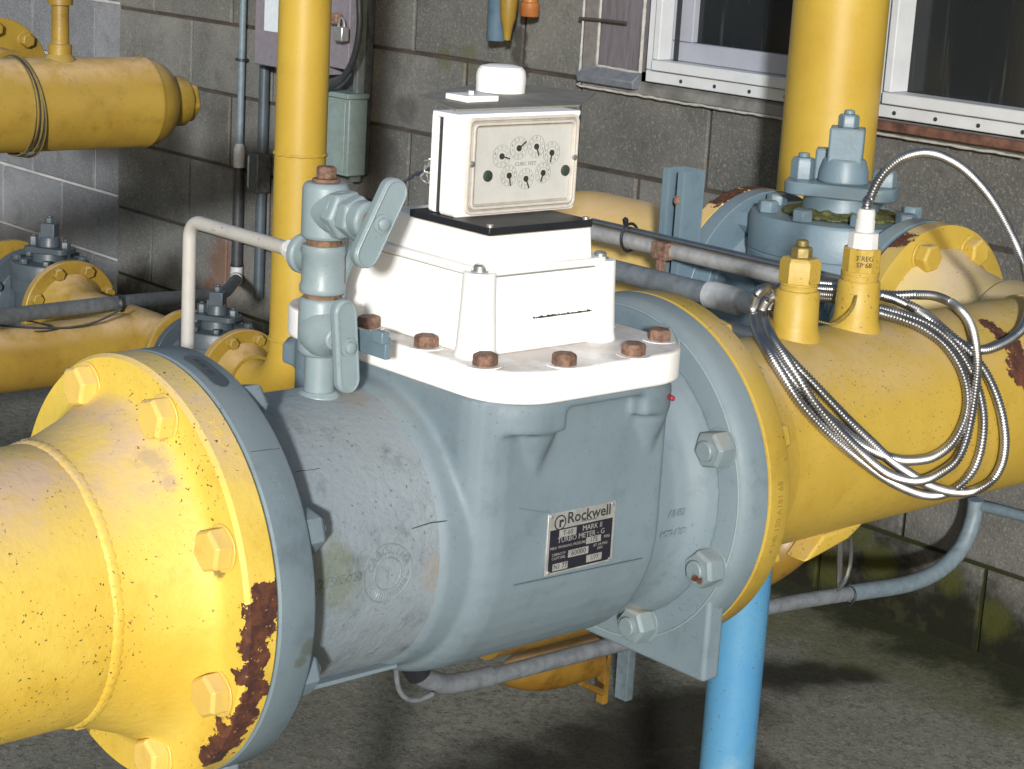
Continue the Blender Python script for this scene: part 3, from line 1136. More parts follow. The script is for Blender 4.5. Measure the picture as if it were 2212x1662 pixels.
dials = [((515, 815), (680, 865), .0105), ((895, 635), (1050, 490), .0105), ((1282, 600), (1325, 790), .0105), ((1620, 735), (1580, 940), .0105),
         ((675, 1240), (700, 1460), .0098), ((1045, 1310), (1105, 1510), .0098), ((1425, 1180), (1370, 1370), .0098)]
for (cx, cy), (ex, ey), R in dials:
    a = dial_pt(*dc(cx, cy)); b = dial_pt(*dc(ex, ey))
    g = G()
    for rr in (R * .92, R * .52):
        n = 32
        pa = [(a[0] + math.cos(2 * math.pi * k / n) * rr, a[1] + math.sin(2 * math.pi * k / n) * rr) for k in range(n)]
        pb = [(a[0] + math.cos(2 * math.pi * k / n) * (rr - .00025), a[1] + math.sin(2 * math.pi * k / n) * (rr - .00025)) for k in range(n)]
        if rr > R * .6 or True:
            ringplate(g, pa, pb, DX + .00005, .00015)
    for k in range(10):
        th = math.pi / 2 - 2 * math.pi * k / 10 * (1 if R > .01 else -1)
        py, pz = a[0] + math.cos(th) * R * .71, a[1] + math.sin(th) * R * .71
        t = text(str(k), .0036, .0001, lambda x, y, z, py=py, pz=pz: (DX + .00015 + z, py + x, pz + y), m_dink, 'd', None, res=1)
        g.add(t.v, t.f)
    g.build('dial_scale', m_dink, MT0, smooth=0)
    g = G()
    g.lathe((DX + .0002, a[0], a[1]), (1, 0, 0), [(.0026, 0), (.0026, .0009)], 20)
    d = V((0, b[0] - a[0], b[1] - a[1]))
    L = d.length
    d.normalize()
    sd = V((1, 0, 0)).cross(d)
    g.obox(V((DX + .0008, a[0], a[1])) + d * (L * .55), d, sd, (1, 0, 0), L * .95, .0011, .0005)
    g.build('pointer', m_ink, MT0)
p = dial_pt(*dc(1045, 980))
text('CUBIC FEET', .0046, .0001, lambda x, y, z: (DX + .0002 + z, p[0] + x, p[1] + y), m_dink, 'dial_lettering', MT0)
for i, (cx, cy) in enumerate(((205, 1250), (1915, 1125))):
    a = dial_pt(*dc(cx, cy))
    g = G()
    g.lathe((DX, a[0], a[1]), (1, 0, 0), [(.0048, 0), (.0048, .0012), (.0035, .002)], 24)
    g.build('plate_knob', plain('dark_green_knob', (.035, .05, .04), .5), MT0)
# digit rims on the small ticks, screws of the window
sc = None
for u, v in ((1019, 355), (1240, 340)):
    a = at(u, v, 'x', BX + .004)
    g = G()
    g.lathe(a, (1, 0, 0), [(.0025, 0), (.0025, .0015), (.001, .002)], 14)
    g.build('window_screw', m_steel, MT0, loc=a)
# ---------- seal wire and spring at the rear left of the box
g = G()
pp = smooth_path([at(868, 398, 'y', .27), at(895, 378, 'y', .27), at(915, 372, 'y', .265), at(935, 362, 'y', .26)], .002)
g.tube(pp, [.0016 + .0007 * math.sin(i * 1.2) for i in range(len(pp))], 8)
g.build('twisted_wire', plain('dark_wire', (.12, .12, .15), .4, .6), MT0)
g = G()
for k, (u, v, r) in enumerate(((925, 360, .006), (930, 375, .007), (922, 385, .006), (935, 352, .004))):
    c = at(u, v, 'y', .256)
    ring = [c + V((math.cos(t * .4 + k) * r, .002 * math.sin(t + k), math.sin(t * .4 + k) * r * .9)) for t in range(16)]
    g.tube(ring, .0009, 6)
g.build('seal_wire', m_steel, MT0)

# ---------- nameplate on the block side
NX = .1404
# plate frame from the picture: corners
n_tl, n_tr, n_br, n_bl = (at(u, v, 'x', NX) for u, v in ((1189, 1112), (1331, 1080), (1319, 1209), (1171, 1248)))
ny0 = (n_tl.y + n_bl.y) / 2; ny1 = (n_tr.y + n_br.y) / 2
nz1 = (n_tl.z + n_tr.z) / 2; nz0 = (n_bl.z + n_br.z) / 2
nw = ny1 - ny0; nh = nz1 - nz0
NP = G().box(NX - .001, NX + .0008, ny0, ny1, nz0, nz1).build('nameplate', m_alu, MT0, bev=.0003)
X1 = NX + .0008


def npt(u, v):
    return ny0 + nw * u, nz1 - nh * v


def nbox(g, u0, u1, v0, v1, h):
    a = npt(u0, v0); b = npt(u1, v1)
    g.box(X1 - .0002, X1 + h, a[0], b[0], b[1], a[1])


g = G()
nbox(g, .035, .965, .27, .965, .0002)
g.build('black_field', m_lblk, NP, smooth=0)
g = G()
for b in ((.17, .42, .29, .41), (.58, .80, .51, .62), (.32, .62, .655, .775), (.10, .32, .83, .945), (.60, .83, .81, .93)):
    nbox(g, *b, .0004)
g.build('stamped_boxes', m_alu, NP, smooth=0)


def nt(s, u, v, size, mat, name='plate_lettering', h=.0004, bold=0, al='CENTER'):
    a = npt(u, v)
    return text(s, size, .0001, lambda x, y, z: (X1 + h + z, a[0] + x, a[1] + y), mat, name, NP, bold=bold, align=al)


nt('Rockwell', .60, .125, .0140, m_ink, bold=.0002)
nt('International', .60, .215, .0034, m_ink)
nt('T-60', .295, .35, .0062, m_ink, h=.0006)
nt('MARK II', .66, .345, .0068, m_alu)
nt('TURBO METER - G', .50, .46, .0068, m_alu)
nt('MAX. WORKING PRESSURE', .31, .57, .0034, m_alu)
nt('175', .69, .565, .0062, m_ink, h=.0006)
nt('PSIG', .89, .56, .0036, m_alu)
nt('CAPACITY\nCU.FT./HR.', .18, .71, .0034, m_alu)
nt('60000', .47, .715, .0070, m_ink, h=.0006)
nt('AT 1/4 PSIG\nDIFF.', .80, .70, .0034, m_alu)
nt('N1 77', .21, .885, .0062, m_ink, h=.0006)
nt('1/77', .715, .87, .0058, m_ink, h=.0006)
a = npt(.175, .165)
g = G()
n = 28
ringplate(g, [(a[0] + math.cos(2 * math.pi * k / n) * .0068, a[1] + math.sin(2 * math.pi * k / n) * .0068) for k in range(n)],
          [(a[0] + math.cos(2 * math.pi * k / n) * .0056, a[1] + math.sin(2 * math.pi * k / n) * .0056) for k in range(n)], X1, .0003)
g.build('logo_ring', m_ink, NP, smooth=0)
text('r', .0130, .0001, lambda x, y, z: (X1 + .0003 + z, a[0] + x + .001, a[1] + y), m_ink, 'logo_letter', NP, bold=.0005)
for u, v in ((.045, .955), (.955, .045), (.955, .955), (.045, .045)):
    q = npt(u, v)
    g = G()
    g.lathe((X1, q[0], q[1]), (1, 0, 0), [(.0016, 0), (.0014, .0008), (.0006, .0012)], 12)
    g.build('rivet', m_steel, NP)


g = G()
g.lathe((0, 0, PZ), (0, 1, 0), [(.15, .5435), (.1655, .5436), (.1655, .5462), (.15, .5463)], 96)
g.build('flange_gasket', m_brownstrip, MT0)
g = G()
g.lathe((0, 0, PZ), (0, 1, 0), [(.15, -.0006), (.1688, -.0005), (.1688, .0017), (.15, .0018)], 96)
g.build('flange_gasket', m_moss, MT0)
# ---------- raised castings letters on the barrel
def cylfn(y0, a0, R, rot=0.0):
    cr, sr = math.cos(rot), math.sin(rot)

    def fn(x, y, z):
        xx, yy = x * cr - y * sr, x * sr + y * cr
        a = a0 + yy / R
        return (math.cos(a) * (R + z), y0 + xx, PZ + math.sin(a) * (R + z))
    return fn




RB = .1225
p, _ = cyl_hit(735, 1255, RB)
text('21585020', .0105, .0022, cylfn(p.y, math.atan2(p.z - PZ, p.x), RB), m_grr, 'cast_number', MT0)
p, _ = cyl_hit(838, 1240, RB)
g = G()
pa = math.atan2(p.z - PZ, p.x)
fn = cylfn(p.y, pa, RB)
for rr in (.0245, .0135):
    g.tube([V(fn(math.cos(2 * math.pi * k / 60) * rr, math.sin(2 * math.pi * k / 60) * rr, 0)) for k in range(60)], .0008, 6, closed=True)
for i, ch in enumerate('CAROLINA'):
    th = rad(158 - i * 19.5)
    cx, cy = math.cos(th) * .019, math.sin(th) * .019
    ro = th - math.pi / 2

    def f2(x, y, z, cx=cx, cy=cy, ro=ro):
        return fn(cx + x * math.cos(ro) - y * math.sin(ro), cy + x * math.sin(ro) + y * math.cos(ro), z)
    t = text(ch, .0085, .0018, f2, m_grr, 'x', None, bold=.0002)
    g.add(t.v, t.f)
for i in range(18):
    th = rad(200 + i * 8)
    cx, cy = math.cos(th) * .026, math.sin(th) * .026
    q0, q1 = V(fn(math.cos(th) * .017, math.sin(th) * .017, 0)), V(fn(math.cos(th) * .021, math.sin(th) * .021, 0))
    g.tube([q0, (q0 + q1) / 2, q1], .0006, 6)
t = text('1', .015, .0012, lambda x, y, z: fn(x, y, z), m_grr, 'x', None)
g.add(t.v, t.f)
g.build('cast_emblem', m_grr, MT0)
p, _ = cyl_hit(1520, 1095, .125)
text('ANSI', .0095, .0012, cylfn(.470, math.atan2(p.z - PZ, p.x), .1268), m_gr, 'cast_mark', MT0)
text('1480 / 275', .0085, .0012, cylfn(.470, math.atan2(p.z - PZ, p.x) - .15, .1268), m_gr, 'cast_mark', MT0)
# parting line of the casting
g = G()
pts = [V(cylfn(yy, rad(3), RB)(0, 0, 0)) for yy in [.19 + k * .004 for k in range(6)]]
p1, _ = cyl_hit(890, 1141, RB)
p2, _ = cyl_hit(1000, 1122, .126)
pp = smooth_path([p1, (p1 + p2) / 2 + V((0.001, 0, .002)), p2], .004)
for (u0, v0), (u1, v1), Rr in (((1010, 1078), (1028, 1072), .1268), ((637, 1020), (690, 1013), RB), ((541, 976), (604, 969), .1716)):
    q0, _ = cyl_hit(u0, v0, Rr)
    q1, _ = cyl_hit(u1, v1, Rr)
    g.tube([q + V((0, 0, noise.noise(q * 150) * .0009)) for q in smooth_path([q0, (q0 + q1) / 2, q1], .004)], .0003, 6)
    g.build('crack_line', plain('dark_crack', (.07, .085, .085), .8), MT0)
    g = G()
pp = smooth_path([p1, (p1 + p2) / 2 + V((0.001, 0, .002)), p2], .004)
g.tube([q + V((0, 0, noise.noise(q * 90) * .0012)) for q in pp], .0004, 6)
g.build('parting_seam', plain('dark_seam', (.05, .06, .055), .8), MT0)
# thin fins of the pattern on the block side
g = G()
for (u0, v0), (u1, v1) in (((1010, 1122), (1189, 1108)), ((1095, 1270), (1400, 1205))):
    a = at(u0, v0, 'x', .1402); b = at(u1, v1, 'x', .1402)
    a.y = max(a.y, .262); b.y = min(b.y, .415)
    g.tube([a, (a + b) / 2, b], .0006, 6)
g.build('mould_line', m_grv, MT0)
# tag let into the top of the inlet flange rim
g = G()
a0 = rad(76)
vsx, fsx = [], []
NK = 40
for i in range(NK + 1):
    px_ = -.027 + .054 * i / NK
    e_ = max(0, abs(px_) - (.027 - .0068))
    hy = math.sqrt(max(.0068 ** 2 - e_ ** 2, 1e-8))
    a = a0 + px_ / .1715
    for yy, dr in ((-hy, -.001), (-hy, .0012), (hy, .0012), (hy, -.001)):
        vsx.append((math.cos(a) * (.1714 + dr), .0172 + yy, PZ + math.sin(a) * (.1714 + dr)))
    if i:
        j = (i - 1) * 4
        fsx += [(j, j + 1, j + 5, j + 4), (j + 1, j + 2, j + 6, j + 5), (j + 2, j + 3, j + 7, j + 6)]
g.add(vsx, fsx)
g.build('rim_tag', plain('dull_metal_tag', (.15, .17, .18), .4, .6, .4), MT0, smooth=0)
rim_text('150 285 08', rad(77), .0172, .1727, .0065, m_ink, 'tag_lettering', MT0, .0002, -1)
rim_text('6 CNV', rad(36), .0172, .1716, .010, m_gr, 'cast_mark', MT0, .0004, -1)

# =========================================================== VALVE CLUSTER ON BARREL
VC = thing('bleed_valve_assembly', 'pale grey stacked needle valves with two bar handles, on the barrel top', 'valve', (.004, .153, .972))
cx, cy = .004, .153


def zat(v, u=690):
    return at(u, v, 'y', cy).z


g = G()
g.lathe((cx, cy, .968), (0, 0, 1), [(.019, 0), (.018, .004), (.0145, .007)], 28)
g.build('weld_boss', m_grl, VC)
g = G()
g.lathe((cx, cy, .972), (0, 0, 1), [(.0128, 0), (.0128, .040)], 28)
g.build('nipple', m_grl, VC)
z0, z1 = zat(765), zat(640)
g = G()
g.lathe((cx, cy, z0), (0, 0, 1), [(.0165, 0), (.0192, .003), (.0192, z1 - z0 - .004), (.0175, z1 - z0)], 32)
g.lathe((cx + .002, cy - .002, (z0 + z1) / 2 - .004), (1, -.25, 0), [(.020, 0), (.020, .012), (.0165, .020), (.0105, .028), (.0085, .034)], 28)
g.build('lower_valve_body', m_grl, VC, bev=.0015)
g = G()
g.lathe((cx, cy, z1), (0, 0, 1), [(.0155, 0), (.0155, .006)], 28)
g.build('rusty_joint', m_rust, VC)
z2, z3 = zat(630), zat(525)
g = G()
g.lathe((cx, cy, z2), (0, 0, 1), [(.0185, 0), (.0192, .002), (.0192, .006), (.0178, .009), (.0178, z3 - z2 - .009), (.0192, z3 - z2 - .006), (.0185, z3 - z2)], 32)
tz = zat(565)
g.lathe((cx, cy, tz + .003), (-1, 0, .0), [(.015, .0), (.015, .022), (.017, .024), (.017, .030)], 28)
g.build('tee', m_grl, VC, bev=.001)
g = G()
g.lathe((cx, cy, z3), (0, 0, 1), [(.0145, 0), (.0145, .005)], 28)
g.build('rusty_joint', m_rust, VC)
z4, z5 = zat(513), zat(390)
g = G()
g.lathe((cx, cy, z4), (0, 0, 1), [(.0165, 0), (.0192, .002), (.0192, z5 - z4 - .004), (.0165, z5 - z4)], 32)
uz = zat(450)
g.lathe((cx, cy, uz), (1, 0, 0), [(.0185, 0), (.0185, .026)], 32)
g.build('upper_tee', m_grl, VC, bev=.0015)
g = G()
g.lathe((cx, cy, z5), (0, 0, 1), [(.0115, 0), (.0115, .003)], 28)
hexhead(g, (cx, cy, z5 + .003), (0, 0, 1), .015, .010, .2)
g.build('square_plug', m_rb, VC, bev=.001)
g = G()
hexhead(g, (cx + .020, cy, uz), (1, 0, 0), .036, .014, .1)
hexhead(g, (cx + .036, cy, uz), (1, 0, 0), .032, .013, .4)
g.lathe((cx + .0495, cy, uz), (1, 0, 0), [(.0155, -.002), (.0155, .010), (.013, .012)], 28)
g.build('union_nut', m_grl, VC, bev=.0012)
g = G()
g.lathe((cx + .058, cy, uz), (1, 0, 0), [(.0095, -.002), (.008, .020)], 20)
g.build('rusty_stem', m_rust, VC)


def bar_handle(c, d, L, w, t, parent, name='bar_handle', nrm=(1, 0, 0)):
    """flat bar with rounded ends in the plane facing nrm, long axis d"""
    d = V(d).normalized()
    nrm = V(nrm).normalized()
    s = nrm.cross(d).normalized()
    g = G()
    out = []
    r = w / 2
    for k in range(13):
        a = -math.pi / 2 + math.pi * k / 12
        out.append((L / 2 - r + math.cos(a) * r, math.sin(a) * r))
    for k in range(13):
        a = math.pi / 2 + math.pi * k / 12
        out.append((-L / 2 + r + math.cos(a) * r, math.sin(a) * r))
    g.prism(out, V(c), d, s, nrm, t)
    o = g.build(name, m_grl, parent, bev=.0025, seg=3)
    # raised rim
    g = G()
    rim = [V(c) + d * (p[0] * .955) + s * (p[1] * .82) + nrm * (t + .0002) for p in out]
    g.tube(rim, .0011, 6, closed=True)
    g.build('handle_rim', m_grl, o)
    g = G()
    g.lathe(V(c) + nrm * t, nrm, [(.0078, -.001), (.0078, .002), (.0052, .0022), (.005, .005), (.003, .0062)], 24)
    g.build('handle_screw', m_grl, o)
    return o


h1 = at(737, 745, 'x', .042)
e0, e1 = at(733, 647, 'x', .042), at(742, 843, 'x', .042)
bar_handle((e0 + e1) / 2, e0 - e1, (e0 - e1).length + .002, .0215, .009, VC)
g = G()
g.lathe((cx + .02, h1.y + .0, h1.z), (1, 0, 0), [(.007, 0), (.007, .024)], 16)
g.build('stem', m_rust, VC)
e0, e1 = at(850, 392, 'x', .078), at(770, 566, 'x', .078)
bar_handle((e0 + e1) / 2, e0 - e1, (e0 - e1).length + .006, .0225, .011, VC, nrm=(1, -.15, .0))
# lug plate behind the lower handle, bent tail lever
g = G()
a = at(765, 745, 'y', .170)
b = at(838, 738, 'y', .170)
g.obox((a + b) / 2, (1, 0, 0), (0, 1, 0), (0, 0, 1), (b - a).length, .006, .0185)
a = at(822, 728, 'y', .166)
g.obox(a, (1, 0, 0), (0, 1, 0), (0, 0, 1), .014, .008, .010)
g.build('stop_lug', m_grv, VC, bev=.001)
g = G()
pp = smooth_path([at(775, 530, 'y', .175), at(752, 560, 'y', .175), at(735, 600, 'y', .172), at(728, 650, 'y', .17)], .004)
for i in range(len(pp) - 1):
    d = pp[i + 1] - pp[i]
g.tube(pp, .006, 10)
g.build('bent_lever', m_grl, VC)

# ---------- whitish sensing tube
T1 = thing('sensing_tube', 'thin whitish bent tube running from the pale grey tee down behind the near flange', 'tube', (-.13, .153, .98))
bx = at(402, 520, 'y', cy)
by_ = at(620, 556, 'y', cy)
tzz = tz + .003
g = G()
xb = at(408, 600, 'y', cy).x
g.tube(bend((cx - .05, cy, tzz), (xb, cy, tzz), (xb, cy, .87), .016), .0062, 16)
g.build('tube', m_tube, T1)
g = G()
hexhead(g, (cx - .030, cy, tzz), (-1, 0, 0), .020, .007, .3)
hexhead(g, (cx - .039, cy, tzz), (-1, 0, 0), .018, .008, .1)
g.lathe((cx - .047, cy, tzz), (-1, 0, 0), [(.0085, 0), (.007, .006)], 20)
g.build('compression_nut', m_nyl, T1, bev=.0008)

# =========================================================== FAR YELLOW PIPE
FY = thing('yellow_pipe', 'yellow pipe with two threaded sockets on top, right of the grey meter', 'pipe', (0, .9, PZ))
g = G()
g.lathe((0, 0, PZ), (0, 1, 0), [(.1690, .5455), (.1713, .547), (.1713, .5715), (.1690, .5750), (.150, .5756), (.140, .579), (.132, .588), (.121, .612), (.1112, .64), (.109, .66)], 128)
g.build('flange', m_yr, FY)
g = G()
g.lathe((0, 0, PZ), (0, 1, 0), [(.109, .65), (.109, 1.0), (.109, 1.20), (.1115, 1.203), (.1115, 1.209), (.1095, 1.213), (.110, 1.22)], 96)
g.build('pipe', m_yr, FY)
g = G()
g.tube(bend((0, 1.20, PZ), (0, 1.385, .836), (-.16, 1.385, .826), .15, 20), .1085, 72)
g.build('elbow', m_neck, FY)
BRY, BRZ = 1.385, .825
g = G()
g.lathe((0, BRY, BRZ), (-1, 0, 0), [(.100, .10), (.106, .125), (.104, .16), (.107, .20), (.118, .245), (.130, .262), (.135, .272)], 72)
g.build('branch_neck', m_neck, FY)
g = G()
g.lathe((0, BRY, BRZ), (-1, 0, 0), [(.10, .268), (.160, .270), (.1645, .273), (.1650, .296), (.162, .299)], 96)
g.build('branch_flange', m_yr, FY)
bb = None
for k in range(8):
    a = rad(22.5 + 45 * k)
    c = V((-.2695, BRY + math.cos(a) * .137, BRZ + math.sin(a) * .137))
    if bb is None:
        g = G()
        hexhead(g, c, (1, 0, 0), .034, .018, .2, .0025, .022)
        bb = g.build('hex_bolt', m_yr, FY, bev=.0015, loc=c)
    else:
        q = copy_to(bb, c, FY)
        q.rotation_euler = (random.uniform(0, 1), 0, 0)
rb = None
for k in range(8):
    a = rad(22.5 + 45 * k)
    c = V((math.cos(a) * .149, .5756, PZ + math.sin(a) * .149))
    if rb is None:
        g = G()
        hexhead(g, c, (0, 1, 0), .030, .0145, .2)
        rb = g.build('hex_bolt', m_yr, FY, bev=.0012, loc=c)
    else:
        copy_to(rb, c, FY)
# stamped characters on the rim of the far flange
rim_text('HB 150 A181 68', rad(-2), .560, .1713, .0095, m_yd, 'stamped_marks', FY, .0005, -1)
# sockets
S1 = V((0.0, .763, .955)); S2 = V((0.0, .862, .955))
for i, s_ in enumerate((S1, S2)):
    g = G()
    g.lathe(s_, (0, 0, 1), [(.030, -.006), (.028, .004), (.0245, .011), (.0238, .016), (.0225, .050 if i == 0 else .052), (.021, .052 if i == 0 else .054)], 40)
    g.build('socket', m_yr, FY)
g = G()
zt = S1.z + .052
g.lathe((S1.x, S1.y, zt), (0, 0, 1), [(.0195, 0), (.0195, .0035), (.0185, .0035), (.0185, .005), (.0195, .005), (.0195, .0075)], 32)
hexhead(g, (S1.x, S1.y, zt + .0075), (0, 0, 1), .037, .026, .15)
g.build('hex_plug', m_yr, FY, bev=.0012)
g = G()
hexhead(g, (S1.x, S1.y, zt + .0335), (0, 0, 1), .020, .0115, .35)
g.lathe((S1.x, S1.y, zt + .045), (0, 0, 1), [(.0065, 0), (.0065, .005), (.005, .007)], 16)
g.build('brass_plug', m_brass, FY, bev=.001)
g = G()
zt2 = S2.z + .054
g.lathe((S2.x, S2.y, zt2), (0, 0, 1), [(.020, 0), (.020, .004), (.0195, .004), (.0195, .006), (.0205, .006), (.0205, .010)], 32)
g.lathe((S2.x, S2.y, zt2 + .010), (0, 0, 1), [(.0205, 0), (.0205, .024), (.0185, .025)], 10)
g.build('lettered_plug', m_yr, FY, bev=.001)
for s, dz in (('3 REG', .0165), ('SP 68', .0095)):
    text(s, .0075, .0008, lambda x, y, z: (S2.x + math.cos(rad(-42) + x / .0205) * (.0203 + z), S2.y + math.sin(rad(-42) + x / .0205) * (.0203 + z), zt2 + .010 + dz + y - .001), m_ink, 'plug_lettering', FY)
# hanging chain between the sockets
g = G()
pp = smooth_path([at(1850, 640, 'x', .02), at(1843, 665, 'x', .024), at(1822, 690, 'x', .026), at(1797, 700, 'x', .026), at(1770, 695, 'x', .02)], .0022)
for i, q in enumerate(pp):
    g.lathe(q - V((0, 0, .0012)), (0, 0, 1), [(.0006, 0), (.0012, .0006), (.0013, .0012), (.0012, .0018), (.0006, .0024)], 8)
g.build('bead_chain', m_brass, FY)
# stiffener fin under the pipe
g = G()
a, b, c, d = at(1692, 1200, 'x', .03), at(1735, 1140, 'x', .03), at(1822, 1112, 'x', .03), at(1785, 1150, 'x', .03)
g.add([q + V((dx, 0, 0)) for dx in (0, .03) for q in (a, b, c, d)], [(0, 1, 2, 3), (7, 6, 5, 4), (0, 4, 5, 1), (1, 5, 6, 2), (2, 6, 7, 3), (3, 7, 4, 0)])
g.build('stiffener_fin', m_yr, FY, bev=.003)

# ---------- bypass under the meter
BP = thing('yellow_pipe', 'yellow pipe coloured brown for shade, low behind the grey meter', 'pipe', (-.5, 1.2, .4))
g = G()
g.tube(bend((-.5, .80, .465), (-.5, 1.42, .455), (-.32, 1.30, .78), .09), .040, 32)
g.build('pipe', m_yshade, BP)

# =========================================================== POSTS
PO = thing('support_post', 'bright blue round post standing under the meter outlet flange', 'post', (-.012, .73, 0))
g = G()
g.lathe((-.012, .732, 0), (0, 0, 1), [(.0295, 0), (.0295, .60), (.0295, .736)], 40)
g.build('post', m_post, PO)
g = G()
g.lathe((-.012, .732, 0), (0, 0, 1), [(.08, 0), (.08, .008)], 32)
g.build('base_plate', m_post, PO)
PO2 = thing('support_post', 'grey angle iron post under the near flange at the bottom edge', 'post', (.07, .02, 0))
g = G()
a = at(582, 1640, 'y', .03)
g.box(a.x - .060, a.x - .010, .004, .012, 0, .695)
g.box(a.x - .0095, a.x, .004, .032, 0, .695)
g.build('post', m_gr, PO2, bev=.001)

# =========================================================== ARMOURED CABLE
def k14(x, y):
    return 1587.5 + .38547 * x, 459 + .38547 * y


def cab(x, y, lift=.006):
    u, v = k14(x, y)
    p, hit = cyl_hit(u, v, .109 + lift)
    return p


CB = thing('armoured_cable', 'coiled silver armoured cable looped over the yellow sockets, arching to a white plug', 'cable', (0, .9, .86))


def cable(paths_pts, name='cable_loop', r=.0056, lift=.006):
    pp = smooth_path(paths_pts, .0011)
    # resample evenly
    out = [pp[0]]
    acc = 0
    step = .00115
    for i in range(1, len(pp)):
        seg = pp[i] - pp[i - 1]
        L = seg.length
        while acc + L >= step:
            t = (step - acc) / L
            q = pp[i - 1] + seg * t
            out.append(q)
            pp[i - 1] = q
            seg = pp[i] - q
            L = seg.length
            acc = 0
        acc += L
    rr = [r * (1.0 if i % 3 == 0 else (.95 if i % 3 == 1 else .74)) for i in range(len(out))]
    g = G()
    g.tube(out, rr, 9)
    return g.build(name, m_cable, CB, smooth=50)


def behind(x, y, xx=-.035):
    u, v = k14(x, y)
    p, hit = cyl_hit(u, v, .117)
    if hit and x > 250:
        return p
    return at(u, v, 'x', xx)


bk1 = [behind(600, 400), behind(430, 395), behind(300, 400)]
A = [behind(815, 545, -.02), behind(700, 500, -.035), behind(590, 470, -.04), behind(430, 455, -.04), behind(300, 440, -.035), behind(190, 425, -.025),
     behind(130, 450, -.012)] + [cab(*p) for p in ((103, 520), (105, 590), (130, 680), (190, 790), (270, 920), (360, 1060), (480, 1195), (600, 1305), (720, 1400), (830, 1480),
     (950, 1545), (1060, 1582), (1160, 1580), (1250, 1535), (1330, 1450), (1375, 1330), (1392, 1190), (1380, 1060), (1340, 930), (1270, 800), (1190, 705))] + \
    [behind(1080, 625, .01), behind(950, 575, -.005), behind(815, 540, -.02)]
cable(A)
B = [behind(815, 470, -.02), behind(700, 450, -.035), behind(590, 435, -.042), behind(430, 425, -.045), behind(300, 415, -.04), behind(215, 440, -.02)] + \
    [cab(p[0], p[1], .008) for p in ((165, 480), (158, 560), (180, 650), (240, 750), (330, 850), (430, 950), (520, 1045), (640, 1170), (760, 1285), (860, 1380), (980, 1465), (1080, 1525), (1200, 1563),
     (1320, 1565), (1430, 1510), (1490, 1420), (1512, 1300), (1500, 1160), (1465, 1030), (1410, 910), (1340, 810))] + \
    [behind(1250, 725, .02), behind(1150, 640, .005), behind(1050, 560, -.005), behind(930, 500, -.015), behind(815, 465, -.02)]
cable(B)
Cc = [behind(820, 570, -.02), behind(700, 530, -.035), behind(590, 490, -.04), behind(430, 470, -.04), behind(300, 470, -.03), behind(200, 480, -.02)] + \
     [cab(p[0], p[1], .007) for p in ((150, 560), (160, 680), (220, 800), (300, 910), (400, 1030), (500, 1130), (600, 1215), (700, 1295), (800, 1350), (910, 1385), (1010, 1390), (1110, 1370),
      (1200, 1310), (1262, 1220), (1298, 1110), (1300, 1000), (1270, 890), (1220, 800), (1150, 720))] + [behind(1040, 645, .005), behind(930, 600, -.01), behind(820, 568, -.02)]
cable(Cc)
D = [behind(1000, 462, -.01), behind(900, 465, -.02), behind(750, 455, -.04), behind(590, 455, -.05), behind(430, 445, -.05), behind(300, 440, -.04), behind(230, 470, -.02)] + \
    [cab(p[0], p[1], .012) for p in ((185, 560), (200, 680), (270, 800), (350, 920), (440, 1060), (560, 1200), (700, 1340), (840, 1455), (960, 1500), (1060, 1500), (1150, 1460),
     (1240, 1390), (1292, 1280), (1322, 1150), (1345, 1000), (1357, 850))] + [cab(1340, 700, .010), behind(1310, 610, .01), behind(1265, 550, .0), behind(1200, 500, -.005), behind(1110, 468, -.01), behind(1000, 462, -.01)]
cable(D)
cn = V((S2.x, S2.y, zt2 + .035))
topz = cn.z + .042
arc = [(cn.x, cn.y, topz - .01), (cn.x, cn.y, topz + .008)]
arcpts = [V(a_) for a_ in arc] + [at(u, v, 'x', 0.0) for u, v in ((1878, 432), (1893, 398), (1915, 368), (1950, 342), (1995, 331), (2040, 341), (2090, 373), (2140, 430), (2183, 505), (2212, 575))] + [at(2226, 640, 'x', .03), cyl_hit(2214, 700, .121)[0], cyl_hit(2190, 728, .119)[0], cyl_hit(2150, 750, .118)[0]] + \
    [behind(1380, 772, .045), behind(1290, 748, .035), behind(1200, 692, .022), behind(1100, 612, .008), behind(1000, 540, -.005), behind(900, 490, -.015), behind(815, 462, -.02), behind(700, 420, -.04), behind(590, 405, -.05), behind(430, 395, -.06), behind(330, 380, -.10)]
cable(arcpts, 'cable_arch')
g = G()
g.lathe(cn, (0, 0, 1), [(.0165, -.001), (.0165, .002), (.016, .016), (.0125, .017)], 10)
g.lathe(cn + V((0, 0, .017)), (0, 0, 1), [(.0105, 0), (.0105, .012), (.0098, .0125), (.0098, .020), (.0085, .024)], 24)
g.build('white_connector', m_nyl, CB, bev=.0008)

